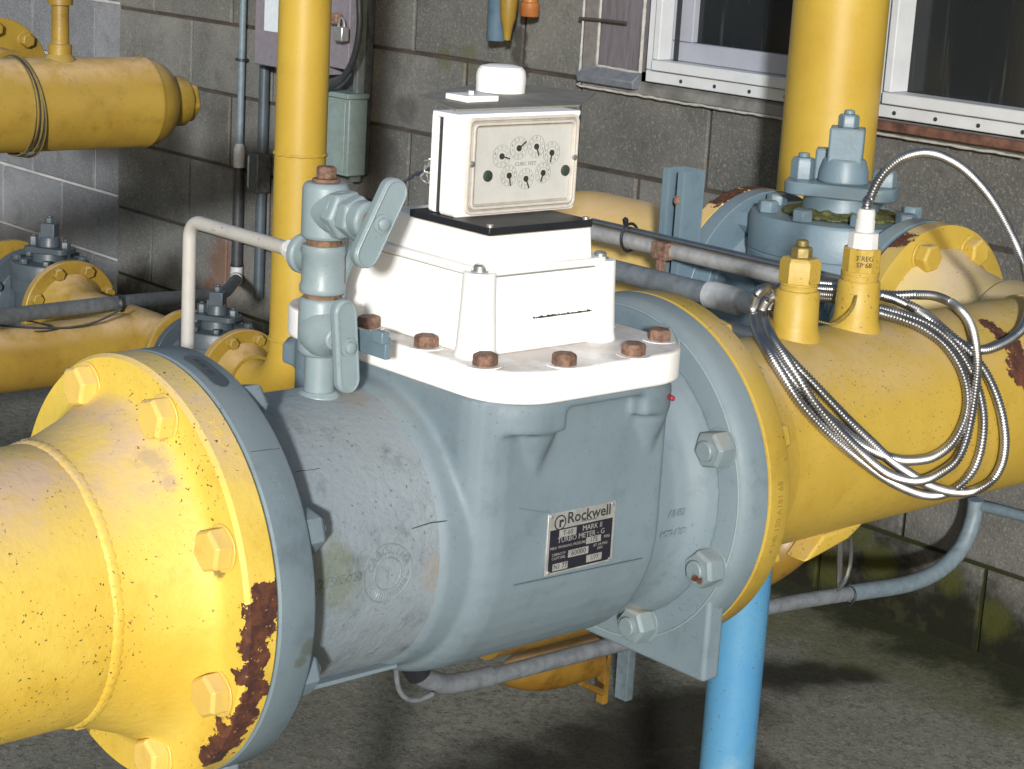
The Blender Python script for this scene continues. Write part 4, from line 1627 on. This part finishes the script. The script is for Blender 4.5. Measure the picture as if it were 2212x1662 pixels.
# =========================================================== GATE / PLUG VALVES
def plug_valve(label, c, s, mat, ymat, left_y=True, right_y=False, sub=None, word=False):
    """c = centre of bore, axis along x; s = scale (1 = eight inch)"""
    c = V(c)
    r = thing('flanged_valve', label, 'valve', c, 'flanged plug valves')
    g = G()
    for sgn in (-1, 1):
        g.lathe(c + V((sgn * .152 * s, 0, 0)), (-sgn, 0, 0), [(.1650 * s, 0), (.1650 * s, .026 * s), (.115 * s, .028 * s), (.105 * s, .05 * s), (.10 * s, .09 * s)], 72)
    o = g.build('end_flange', mat, r, bev=.0015 * s)
    g = G()
    g.lathe(c, (0, 0, 1), [(.07 * s, -.15 * s), (.10 * s, -.12 * s), (.112 * s, -.05 * s), (.112 * s, .06 * s), (.116 * s, .062 * s)], 56)
    g.lathe(c - V((.15 * s, 0, 0)), (1, 0, 0), [(.105 * s, 0), (.10 * s, .15 * s), (.105 * s, .30 * s)], 48)
    g.build('body', mat, r)
    g = G()
    g.lathe(c, (0, 0, 1), [(.124 * s, .058 * s), (.124 * s, .098 * s), (.1225 * s, .0985 * s), (.1225 * s, .100 * s), (.125 * s, .1005 * s), (.125 * s, .145 * s), (.122 * s, .150 * s), (.055 * s, .151 * s), (.052 * s, .178 * s)], 64)
    bon = g.build('bonnet', mat, r, bev=.001)
    nb = 8
    for k in range(nb):
        a = rad(10 + 360 / nb * k)
        q = c + V((math.cos(a) * .103 * s, math.sin(a) * .103 * s, .1505 * s))
        g = G()
        hexhead(g, q, (0, 0, 1), .026 * s, .016 * s, a)
        g.build('bonnet_bolt', mat, r, bev=.001)
    g = G()
    g.prism(rrect(-.078 * s, .078 * s, -.048 * s, .048 * s, .026 * s, 6), c + V((0, 0, .178 * s)), (.86, .5, 0), (-.5, .86, 0), (0, 0, 1), .018 * s)
    g.build('gland_plate', mat, r, bev=.002 * s)
    for sx, hh in ((-1, .030), (1, .022)):
        q = c + V((.86 * sx * .058 * s, .5 * sx * .058 * s, .196 * s))
        g = G()
        hexhead(g, q, (0, 0, 1), .030 * s, hh * s, .3)
        g.lathe(q + V((0, 0, hh * s)), (0, 0, 1), [(.008 * s, 0), (.008 * s, .006 * s)], 12)
        g.build('gland_bolt', mat, r, bev=.001)
    q = c + V((0, 0, .196 * s))
    g = G()
    g.lathe(q, (0, 0, 1), [(.036 * s, 0), (.034 * s, .018 * s), (.029 * s, .034 * s)], 32)
    g.obox(q + V((0, 0, .046 * s)), (.8, .6, 0), (-.6, .8, 0), (0, 0, 1), .048 * s, .044 * s, .062 * s)
    g.obox(q + V((-.036 * s, -.006 * s, .022 * s)), (.8, .6, 0), (-.6, .8, 0), (0, 0, 1), .018 * s, .03 * s, .044 * s)
    g.build('stem_head', mat, r, bev=.003 * s, seg=2)
    g = G()
    hexhead(g, q + V((0, 0, .077 * s)), (0, 0, 1), .026 * s, .018 * s, .2)
    g.lathe(q + V((0, 0, .095 * s)), (0, 0, 1), [(.008 * s, 0), (.007 * s, .006 * s)], 12)
    g.build('top_plug', mat, r, bev=.0015 * s)
    # studs between flanges: nuts on inner faces
    for sgn in (-1, 1):
        for k in range(8):
            a = rad(22.5 + 45 * k)
            q = c + V((sgn * .126 * s, math.cos(a) * .137 * s, math.sin(a) * .137 * s))
            g = G()
            hexhead(g, q, (-sgn, 0, 0), .032 * s, .02 * s, .3)
            g.lathe(q, (-sgn, 0, 0), [(.010 * s, .018 * s), (.010 * s, .028 * s)], 12)
            g.build('hex_nut', mat, r, bev=.001)
    return r


v3 = plug_valve('large blue grey flanged valve in front of the thick yellow riser', (-.455, BRY, BRZ), 1.0, m_grv, m_peach)
g = G()
c3 = V((-.452, BRY, BRZ))


def bontext(s, adeg, z, size):
    def fn(x, y, zz):
        a = rad(adeg) + x / .1245
        return (c3.x + math.cos(a) * (.1243 + zz), c3.y + math.sin(a) * (.1243 + zz), c3.z + z + y)
    return text(s, size, .0015, fn, m_grd, 'cast_lettering', v3)


bontext('NORDA', -92, .077, .016)
bontext('WCB', -58, .077, .018)
g = G()
g.lathe(c3, (0, 0, 1), [(.092, .1505), (.082, .155), (.06, .157), (.053, .164)], 40)
o = g.build('moss_growth', m_moss, v3)
o.modifiers.new('s', 'SUBSURF').levels = 1
tx = bpy.data.textures.new('moss', 'CLOUDS')
tx.noise_scale = .012
dm = o.modifiers.new('d', 'DISPLACE')
dm.texture = tx
dm.strength = .008

plug_valve('grey flanged valve at far left, darkened for distance, its top rising over the pale wall', (-2.635, 1.35, .430), .69, m_grd, m_yd)
plug_valve('smaller grey flanged valve, darkened for distance, beside the foot of the thin yellow riser', (-1.93, 1.33, .435), .59, m_grd, m_yd)

# left companion flange and pale pipe of the big valve
PP = thing('yellow_pipe', 'faded pale yellow pipe with rust edged flange, behind the dial box', 'pipe', (-1, BRY, .7))
g = G()
g.lathe((-.605, BRY, BRZ), (-1, 0, 0), [(.160, 0), (.1655, .002), (.1655, .024), (.163, .027), (.135, .028), (.125, .035), (.112, .075), (.110, .09)], 96)
g.build('flange', m_peach, PP)
g = G()
g.tube(bend((-.68, BRY, BRZ), (-1.10, BRY, BRZ), (-1.10, BRY, .30), .16), .110, 48)
g.build('pipe', m_peach, PP)
for k in range(8):
    a = rad(22.5 + 45 * k)
    c = V((-.633, BRY + math.cos(a) * .137, BRZ + math.sin(a) * .137))
    g = G()
    hexhead(g, c, (-1, 0, 0), .032, .02, .3)
    g.build('hex_bolt', m_peach, PP, bev=.001)

# thick riser
R3 = thing('yellow_riser', 'thick yellow vertical riser pipe standing between the two windows', 'pipe', (-1, 2.1, .6))
pa, pb = at(1816, 0, 'y', 2.12), at(1783, 380, 'y', 2.12)
rx = (pa.x + pb.x) / 2
g = G()
g.tube(bend((rx, 2.12, 2.2), (rx, 2.12, .62), (rx - .5, 2.12, .62), .15), .088, 56)
g.build('pipe', m_yv, R3)

# thin riser with elbow
R1 = thing('yellow_riser', 'slim yellow vertical riser pipe left of the meter, with welded elbow at its foot', 'pipe', (-1.67, 1.33, .44))
g = G()
rr = .0475
g.tube(bend((-1.67, 1.33, 2.0), (-1.67, 1.33, .44), (-1.80, 1.33, .44), .105), rr, 40)
g.build('pipe', m_yv, R1)
for zz in (at(650, 346, 'y', 1.28).z, at(620, 748, 'y', 1.28).z):
    g = G()
    g.tube([(-1.67 + math.cos(2 * math.pi * k / 48) * rr, 1.33 + math.sin(2 * math.pi * k / 48) * rr, zz + .001 * math.sin(k * 1.7)) for k in range(48)], .0028, 8, closed=True)
    g.build('weld_ring', m_yv, R1)
g = G()
g.lathe((-1.852, 1.33, .44), (1, 0, 0), [(.094, 0), (.0975, .002), (.0975, .016), (.096, .018), (.072, .019), (.062, .03), (.054, .05)], 64)
g.build('flange', m_yd, R1)
for k in range(8):
    a = rad(22.5 + 45 * k)
    c = V((-1.8335, 1.33 + math.cos(a) * .081, .44 + math.sin(a) * .081))
    g = G()
    hexhead(g, c, (1, 0, 0), .020, .012, .3 + k, .001, .0125)
    g.build('hex_bolt', m_yd, R1, bev=.001)

# low yellow run and header at left
HD = thing('yellow_pipe', 'yellow low pipe run dimmed for distance, joining the two darkened grey valves, lower left', 'pipe', (-2.25, 1.2, .3))
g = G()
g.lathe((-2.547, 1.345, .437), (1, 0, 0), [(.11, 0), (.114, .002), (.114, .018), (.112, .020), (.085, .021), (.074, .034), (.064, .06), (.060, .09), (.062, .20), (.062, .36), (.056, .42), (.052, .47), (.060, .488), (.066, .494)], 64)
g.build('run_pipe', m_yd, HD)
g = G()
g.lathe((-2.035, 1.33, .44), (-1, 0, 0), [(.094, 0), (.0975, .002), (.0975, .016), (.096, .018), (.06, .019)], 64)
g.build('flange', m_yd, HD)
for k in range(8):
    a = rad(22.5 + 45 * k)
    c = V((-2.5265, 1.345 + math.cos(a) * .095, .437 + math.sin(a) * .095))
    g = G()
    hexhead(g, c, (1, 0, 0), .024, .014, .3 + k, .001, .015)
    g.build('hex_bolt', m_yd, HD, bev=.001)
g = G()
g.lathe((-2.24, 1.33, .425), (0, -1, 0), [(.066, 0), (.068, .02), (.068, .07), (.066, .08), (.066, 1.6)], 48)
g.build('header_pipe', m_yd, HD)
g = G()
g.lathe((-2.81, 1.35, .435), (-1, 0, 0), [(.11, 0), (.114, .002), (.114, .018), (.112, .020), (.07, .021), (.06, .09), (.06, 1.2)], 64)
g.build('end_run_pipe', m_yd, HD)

# =========================================================== TOP LEFT CAPPED PIPE
CP = thing('yellow_pipe', 'capped yellow pipe with hex end plug, high at the upper left', 'pipe', (-2.15, 1.1, .94))
cx_, cz_ = -2.15, .942
g = G()
g.lathe((cx_, 1.29, cz_), (0, -1, 0), [(.088, 0), (.0905, .004), (.0905, .010), (.0885, .014), (.0885, 1.9)], 64)
g.build('pipe', m_yd, CP)
g = G()
g.lathe((cx_, 1.285, cz_), (0, 1, 0), [(.089, 0), (.086, .018), (.074, .042), (.056, .056), (.05, .06)], 64)
g.build('end_cap', m_yd, CP)
g = G()
g.lathe((cx_, 1.335, cz_), (0, 1, 0), [(.050, 0), (.051, .006), (.050, .040), (.046, .046)], 40)
g.build('end_socket', m_yd, CP)
g = G()
hexhead(g, (cx_, 1.378, cz_), (0, 1, 0), .074, .024, .2)
g.build('hex_end_plug', m_yd, CP, bev=.003)
g = G()
q = at(130, 122, 'x', cx_)
g.lathe((cx_, q.y, cz_ + .08), (0, 0, 1), [(.034, 0), (.028, .010), (.0225, .016), (.0225, .034), (.017, .036), (.0165, .11), (.0165, .14)], 28)
g.lathe((cx_, q.y, at(130, 10, 'x', cx_).z), (0, 0, 1), [(.024, 0), (.024, .035)], 28)
g.build('nipple', m_yd, CP)
FLc = at(-8, 165, 'x', -2.46)
F2 = thing('yellow_flange', 'yellow bolted flange peeking above the capped pipe, top left corner', 'flange', FLc)
g = G()
g.lathe(FLc, (1, 0, 0), [(.117, -.02), (.119, -.018), (.119, .0), (.117, .002), (.06, .0022), (.055, .05)], 64)
g.build('flange_disc', m_yd, F2)
for k in range(8):
    a = math.atan2(at(65, 72, 'x', -2.46).z - FLc.z, at(65, 72, 'x', -2.46).y - FLc.y) + rad(45 * k)
    c = FLc + V((.002, math.cos(a) * .097, math.sin(a) * .097))
    g = G()
    hexhead(g, c, (1, 0, 0), .026, .016, .4, .002, .018)
    g.build('hex_bolt', m_yd, F2, bev=.001)
g = G()
g.lathe(FLc + V((-.020, 0, 0)), (-1, 0, 0), [(.119, 0.001), (.119, .02), (.07, .022), (.06, .12), (.06, .5)], 48)
g.build('grey_valve_end', m_grd, F2)
# wire coil hung round it at the left frame edge
WC = thing('wire_coil', 'thin wire rings hung round the capped pipe at the left edge', 'wire', (cx_, 1.0, .9))
for k in range(5):
    g = G()
    yy = 1.005 + k * .0040
    rr = .0905 + k * .0010
    pts = []
    for j in range(90):
        a = 2 * math.pi * j / 90
        pts.append((cx_ + math.cos(a) * rr, yy + .006 * math.sin(a + k * .7) - .006 * math.sin(a), cz_ - .002 + math.sin(a) * (rr + .002)))
    g.tube(pts, .0017, 6, closed=True)
    g.build('wire_ring', m_blkpvc if k % 2 else m_brass, WC)

# =========================================================== ELECTRICAL GEAR ON THE WALL
EP = thing('backing_panel', 'tall dark steel backing panel fixed to the block wall', 'panel', (-2.9, W, .65))
g = G()
xR = at(799, 200, 'y', W - .01).x
g.box(xR - .19, xR, W - .03, W - .004, .655, 1.75)
g.build('sheet', m_panel, EP, bev=.002)
g = G()
g.box(xR - .014, xR + .004, W - .055, W - .0305, .64, 1.75)
g.build('strut_channel', plain('strut_steel', (.22, .25, .25), .5, .4), EP, bev=.002)
JB = thing('junction_box', 'green grey rain hooded junction box on the steel panel', 'box', (-2.89, W - .06, .64))
g = G()
xJ = at(789, 300, 'y', W - .035).x
zJ0, zJ1 = at(760, 385, 'y', W - .09).z, at(760, 216, 'y', W - .09).z
g.box(xJ - .165, xJ, W - .09, W - .0305, zJ0, zJ1 - .0005)
g.build('case', m_jbox, JB, bev=.003)
g = G()
g.box(xJ - .172, xJ + .006, W - .10, W - .0305, zJ1, zJ1 + .013)
g.build('hood', m_jbox, JB, bev=.002)
g = G()
g.box(xJ - .152, xJ - .012, W - .094, W - .0903, zJ0 + .01, zJ1 - .01)
g.build('door', m_jbox, JB, bev=.0015)
EB = thing('control_box', 'purple grey control enclosure with white notice, behind the slim riser', 'box', (-3.1, W - .05, .89))
g = G()
pE = at(548, 138, 'y', W - .10)
g.box(pE.x, pE.x + .30, W - .10, W - .004, pE.z, 1.45)
g.build('case', m_ebox, EB, bev=.003)
g = G()
a = at(572, 66, 'y', W - .10)
g.box(a.x, a.x + .16, W - .1025, W - .1002, a.z, 1.3)
g.build('paper_notice', m_tag, EB)
MB_ = thing('small_enclosure', 'small grey enclosure with rusty latch just right of the slim riser', 'box', (-2.93, W - .06, .92))
g = G()
pM = at(751, 152, 'y', W - .08)
g.box(pM.x - .10, pM.x, W - .08, W - .0305, pM.z, 1.5)
g.build('case', m_ebox, MB_, bev=.003)
g = G()
a = at(737, 72, 'y', W - .11)
g.box(a.x - .018, a.x + .018, a.y - .012, a.y + .012, a.z - .02, a.z + .016)
pl = g.build('padlock', m_steel, MB_, bev=.003)
g = G()
pts = [a + V((math.cos(t) * .012, 0, .016 + math.sin(t) * .022)) for t in [math.pi * k / 12 for k in range(13)]]
g.tube(pts, .003, 8)
g.build('shackle', m_steel, pl)
g = G()
a = at(728, 40, 'y', W - .1)
g.box(a.x - .02, a.x + .01, a.y - .01, a.y + .01, a.z - .015, a.z + .012)
g.build('rusty_latch', m_rb, MB_, bev=.003)
CL = thing('cable', 'black cable looping down in front of the steel panel', 'cable', (-2.87, W - .1, .9))
g = G()
pp = smooth_path([at(u, v, 'y', W - .12) for u, v in ((772, -60), (776, 0), (777, 55), (770, 105), (756, 145), (735, 174), (712, 188), (690, 190))], .008)
g.tube(pp, .0085, 12)
g.build('sheath', m_blkpvc, CL)
CA = thing('conduit', 'thin grey conduit dropping down the wall into a black lower pipe', 'conduit', (-3.34, W - .03, .3))
g = G()
xa = -3.343
ya = W - .025
g.cyl((xa, ya, 1.7), (xa, ya, .66), .0095, 16)
g.build('upper_tube', m_bpvc, CA)
g = G()
g.lathe((xa, ya, .60), (0, 0, 1), [(.016, 0), (.016, .05), (.012, .062), (.0095, .066)], 20)
g.build('coupling', m_pvcl, CA)
g = G()
g.cyl((xa, ya, .60), (xa, ya, .315), .0155, 20)
g.build('lower_tube', m_blkpvc, CA)
g = G()
ep = atd(505, 630, 5.25)
g.tube(bend((xa, ya, .32), (xa, ya, .285), tuple(V((xa, ya, .285)) + (ep - V((xa, ya, .285))).normalized() * .07), .02), .0175, 16)
g.build('white_elbow', m_pvcl, CA)
g = G()
for zz in (.895, .592, .318):
    g.lathe((xa, ya, zz), (0, 0, 1), [(.018, 0), (.018, .006)], 16)
g.build('strap', m_blk, CA)
g = G()
st = V((xa, ya, .285)) + (ep - V((xa, ya, .285))).normalized() * .05
pp = smooth_path([st, atd(480, 634, 5.0), atd(420, 640, 4.75), atd(270, 653, 4.3), atd(120, 670, 4.1), atd(0, 684, 3.95), atd(-80, 694, 3.85)], .02)
g.tube(pp, .0155, 16)
g.build('long_run', m_pvc, CA)
g = G()
pp = smooth_path([atd(u, v, 4.1) for u, v in ((-30, 700), (60, 708), (150, 708), (210, 695), (262, 668))], .02)
g.tube(pp, .0025, 6)
pp = smooth_path([atd(u, v, 4.1) for u, v in ((-30, 722), (60, 718), (120, 712), (70, 695), (20, 690))], .02)
g.tube(pp, .002, 6)
g.build('tied_wire', m_blk, CA)
g = G()
q = atd(264, 655, 4.25)
q2 = atd(254, 656, 4.25)
g.lathe(q, (q2 - q), [(.019, 0), (.019, .006)], 16)
g.build('clip', m_blk, CA)
CB2 = thing('conduit', 'dark vertical conduit with inspection fitting, hidden partly by the slim riser', 'conduit', (-3.23, W - .03, .3))
g = G()
xb_ = -3.232
g.cyl((xb_, ya, .893), (xb_, ya, .25), .0145, 16)
g.build('tube', m_grd, CB2)
g = G()
g.box(xb_ - .022, xb_ + .02, ya - .03, ya + .018, .545, .655)
g.build('fitting_body', m_panel, CB2, bev=.005)
g = G()
g.lathe((xb_ - .027, ya - .02, .555), (0, 0, 1), [(.006, 0), (.008, .01), (.008, .08), (.006, .09)], 12)
g.build('cover_bar', m_steel, CB2)

# stubs at the top
SB = thing('pipe_stub', 'blue grey pipe stub with peeling yellow paint, hanging at the top edge', 'pipe', (-2.32, W - .05, 1.04))
a = at(1072, 88, 'y', W - .06)
g = G()
g.lathe((a.x, a.y, a.z), (0, 0, 1), [(.0225, 0), (.0240, .003), (.0240, .5)], 28)
g.build('stub', paint('stub_blue', (.09, .15, .20), (.06, .10, .14), speck=.5, sky_dust=0, grime=.5), SB)
g = G()
b = at(1098, 30, 'y', W - .09)
g.lathe((b.x, b.y, b.z - .03), (0, 0, 1), [(.008, -.03), (.012, 0), (.018, .02), (.021, .05), (.020, .4)], 20)
o = g.build('paint_drip', m_yd, SB)
SB2 = thing('pipe_stub', 'rusty orange pipe end hanging at the top edge', 'pipe', (-2.2, W - .05, 1.1))
a = at(1143, 36, 'y', W - .06)
g = G()
g.lathe((a.x, a.y, a.z), (0, 0, 1), [(.0205, 0), (.0225, .003), (.0225, .03), (.018, .033), (.018, .5)], 28)
g.build('stub', paint('stub_rust', (.36, .14, .03), (.22, .07, .02), speck=.5, sky_dust=0, grime=.6, chips=1.0), SB2)

# =========================================================== CONDUITS BEHIND THE METER
ST = thing('strut_post', 'grey slotted strut post carrying the metal conduits, left of the large valve', 'post', (-.585, 1.2, 0))
a, b = at(1443, 370, 'y', 1.2), at(1510, 370, 'y', 1.2)
xm = (a.x + b.x) / 2 - .016
g = G()
w2 = .0205
zt = 1.027
for x0, x1, y0, y1 in ((xm - w2, xm + w2, 1.238, 1.2405), (xm - w2, xm - w2 + .0025, 1.20, 1.2378), (xm + w2 - .0025, xm + w2, 1.20, 1.2378),
                       (xm - w2, xm - .0085, 1.1975, 1.1998), (xm + .0085, xm + w2, 1.1975, 1.1998), (xm - .0105, xm - .0085, 1.20, 1.209), (xm + .0085, xm + .0105, 1.20, 1.209)):
    g.box(x0, x1, y0, y1, .74, zt)
g.build('channel', m_grv, ST, smooth=0, bev=.0006)
g = G()
a = at(1465, 433, 'y', 1.2)
g.lathe((a.x, 1.199, a.z), (0, -1, 0), [(.0065, -.003), (.0065, .002), (.003, .004)], 14)
g.build('rusty_screw', m_rb, ST)
# pair of thin-wall conduits along x at y = 1.16
yc = 1.165
MC = thing('metal_conduit', 'bright metal conduit with thin cable tied on it, passing in front of the strut', 'conduit', (-.6, yc, .95))
c1_, c2_ = at(1243, 499, 'y', yc), at(1700, 596, 'y', yc)
zc = (c1_.z + c2_.z) / 2
g = G()
g.cyl((-.72, yc, zc), (-.215, yc, zc), .0105, 20)
g.build('tube', m_sdull, MC)
d1_, d2_ = at(1243, 481, 'y', yc), at(1700, 578, 'y', yc)
g = G()
g.tube(smooth_path([V((-.72, yc - .004, zc + .0165)), V((-.6, yc - .004, zc + .0165)), V((-.25, yc - .004, zc + .0155)), at(1780, 597, 'y', yc - .02), at(1830, 606, 'y', yc - .06)], .02), .0052, 12)
g.build('tied_cable', m_cable, MC)
g = G()
q = at(1362, 520, 'y', yc)
ring = [(q.x, yc - .002 + math.cos(t) * .0165, zc + .006 + math.sin(t) * .0195) for t in [2 * math.pi * k / 20 for k in range(20)]]
g.tube(ring, .0022, 6, closed=True)
g.lathe((q.x, yc - .012, zc + .026), (.3, -.4, .6), [(.004, 0), (.0045, .008), (.002, .012)], 8)
g.build('zip_tie', m_blk, MC)
g = G()
q = at(1440, 548, 'y', yc)
g.obox((q.x, yc - .003, zc), (1, 0, 0), (0, 1, 0), (0, 0, 1), .028, .028, .024)
g.obox((q.x - .004, yc - .006, zc - .024), (1, 0, 0), (0, 1, 0), (0, 0, 1), .010, .012, .026)
g.obox((q.x - .012, yc - .016, zc - .042), (1, 0, 0), (0, 1, 0), (0, 0, 1), .058, .03, .004)
g.build('rusty_clamp', m_rb, MC, bev=.0015)
RC = thing('plastic_conduit', 'grey plastic conduit with pale coupling, behind the meter outlet flange', 'conduit', (-.5, 1.08, .86))
yq = 1.09
e1_, e2_ = at(1340, 590, 'y', yq), at(1600, 650, 'y', yq)
zq = (e1_.z + e2_.z) / 2
g = G()
g.cyl((-1.1, yq, zq), (e2_.x - .05, yq, zq), .0145, 20)
g.build('tube', m_pvc, RC)
g = G()
g.lathe((e2_.x - .055, yq, zq), (1, 0, 0), [(.0145, -.002), (.0180, 0), (.0180, .052), (.0150, .055), (.0130, .056), (.0130, .10)], 24)
g.build('coupling', m_pvcl, RC)
g = G()
g.cyl((e2_.x - .02, yq - .01, zq - .036), (e2_.x + .3, yq - .01, zq - .036), .0105, 16)
g.cyl((e2_.x - .10, yq - .01, zq - .052), (e2_.x + .3, yq - .01, zq - .052), .0095, 16)
g.build('lower_tubes', m_sdull, RC)

# low conduit running beneath everything to the wall
LC = thing('plastic_conduit', 'grey low conduit curving up at the wall foot, seen right of the blue post', 'conduit', (-.8, 1.5, .2))
lx = -.8
cp = [at(u, v, 'x', lx) for u, v in ((965, 1477), (1060, 1462), (1300, 1400), (1500, 1352), (1680, 1308), (1850, 1280), (1960, 1262), (2030, 1232), (2080, 1180), (2103, 1120), (2108, 1080))]
pp = smooth_path(cp, .02)
g = G()
k5 = int(len(pp) * .0)
g.tube(pp[:int(len(pp) * .72)], .0135, 18)
g.build('straight_run', m_pvc, LC)
g = G()
g.tube(pp[int(len(pp) * .70):], .0155, 18)
g.build('bend_fitting', m_bpvc, LC)
g = G()
pp2 = smooth_path([at(u, v, 'x', lx) for u, v in ((880, 1400), (888, 1430), (915, 1462), (960, 1478), (1010, 1472), (1060, 1461))], .01)
g.tube(pp2, .0155, 18)
g.build('near_elbow', m_pvc, LC)
g = G()
g.tube(smooth_path([at(u, v, 'x', lx) for u, v in ((876, 1395), (885, 1425), (905, 1455))], .006), .0195, 18)
g.build('black_coupling', m_blk, LC)
g = G()
q = at(1832, 1287, 'x', lx)
g.tube([(lx + math.cos(t) * .0165, q.y + .004 * math.sin(t), q.z + math.sin(t) * .0165) for t in [2 * math.pi * k / 20 for k in range(20)]], .002, 6, closed=True)
g.build('zip_tie', m_blk, LC)
TW = thing('thin_wire', 'thin grey wire dropping to the ground left of the black coupling', 'wire', (-.9, 1.0, .1))
g = G()
g.tube(smooth_path([at(u, v, 'x', lx + .02) for u, v in ((858, 1400), (856, 1450), (862, 1490), (880, 1510), (905, 1512), (935, 1500))], .01), .004, 8)
g.build('wire', m_pvc, TW)
HW = thing('thin_wire', 'thin silver cable hanging below the right yellow pipe', 'wire', (-.75, 1.8, .25))
g = G()
g.tube(smooth_path([at(u, v, 'x', lx + .03) for u, v in ((1832, 1130), (1838, 1180), (1836, 1225), (1824, 1258), (1808, 1275))], .01), .0035, 8)
g.tube(smooth_path([at(u, v, 'x', lx + .01) for u, v in ((1815, 1130), (1814, 1200), (1813, 1270))], .01), .0055, 8)
g.build('wire', m_cable, HW)
RW = thing('small_conduit', 'blue grey small conduit running off right along the wall foot', 'conduit', (-.8, W - .05, .3))
g = G()
g.tube(smooth_path([at(u, v, 'y', W - .04) for u, v in ((2100, 1090), (2140, 1098), (2180, 1108), (2260, 1130))], .02), .0105, 14)
g.build('tube', m_bpvc, RW)

# rusty yellow drip pot and short legs seen under the meter
DPt = thing('drip_pot', 'rusty yellow drip pot with short strut legs, in shade under the meter', 'pot', at(1200, 1460, 'x', -1.02))
g = G()
p0 = at(1075, 1462, 'x', -.95); p1 = at(1235, 1424, 'x', -.95)
ax_ = (p1 - p0)
L = ax_.length
g.lathe(p0, ax_, [(.004, 0), (.020, L * .12), (.032, L * .3), (.040, L * .5), (.043, L * .8), (.040, L * 1.25), (.02, L * 1.4)], 32)
g.build('pot_body', m_yshade, DPt)
for (u, v, w_) in ((1300, 1512, .012), (1347, 1503, .018)):
    g = G()
    b = at(u, v, 'z', 0.0)
    t_ = V((b.x, b.y, .30))
    g.obox((b.x, b.y, .13), (1, 0, 0), (0, 1, 0), (0, 0, 1), w_ * 1.6, w_, .27)
    g.build('leg', m_yshade if w_ < .015 else m_bpvc, DPt, bev=.001)
g = G()
g.tube([at(1255, 1475, 'x', -.98), at(1290, 1492, 'x', -.98), at(1302, 1497, 'x', -.98)], .006, 8)
g.build('drain_spout', m_yshade, DPt)
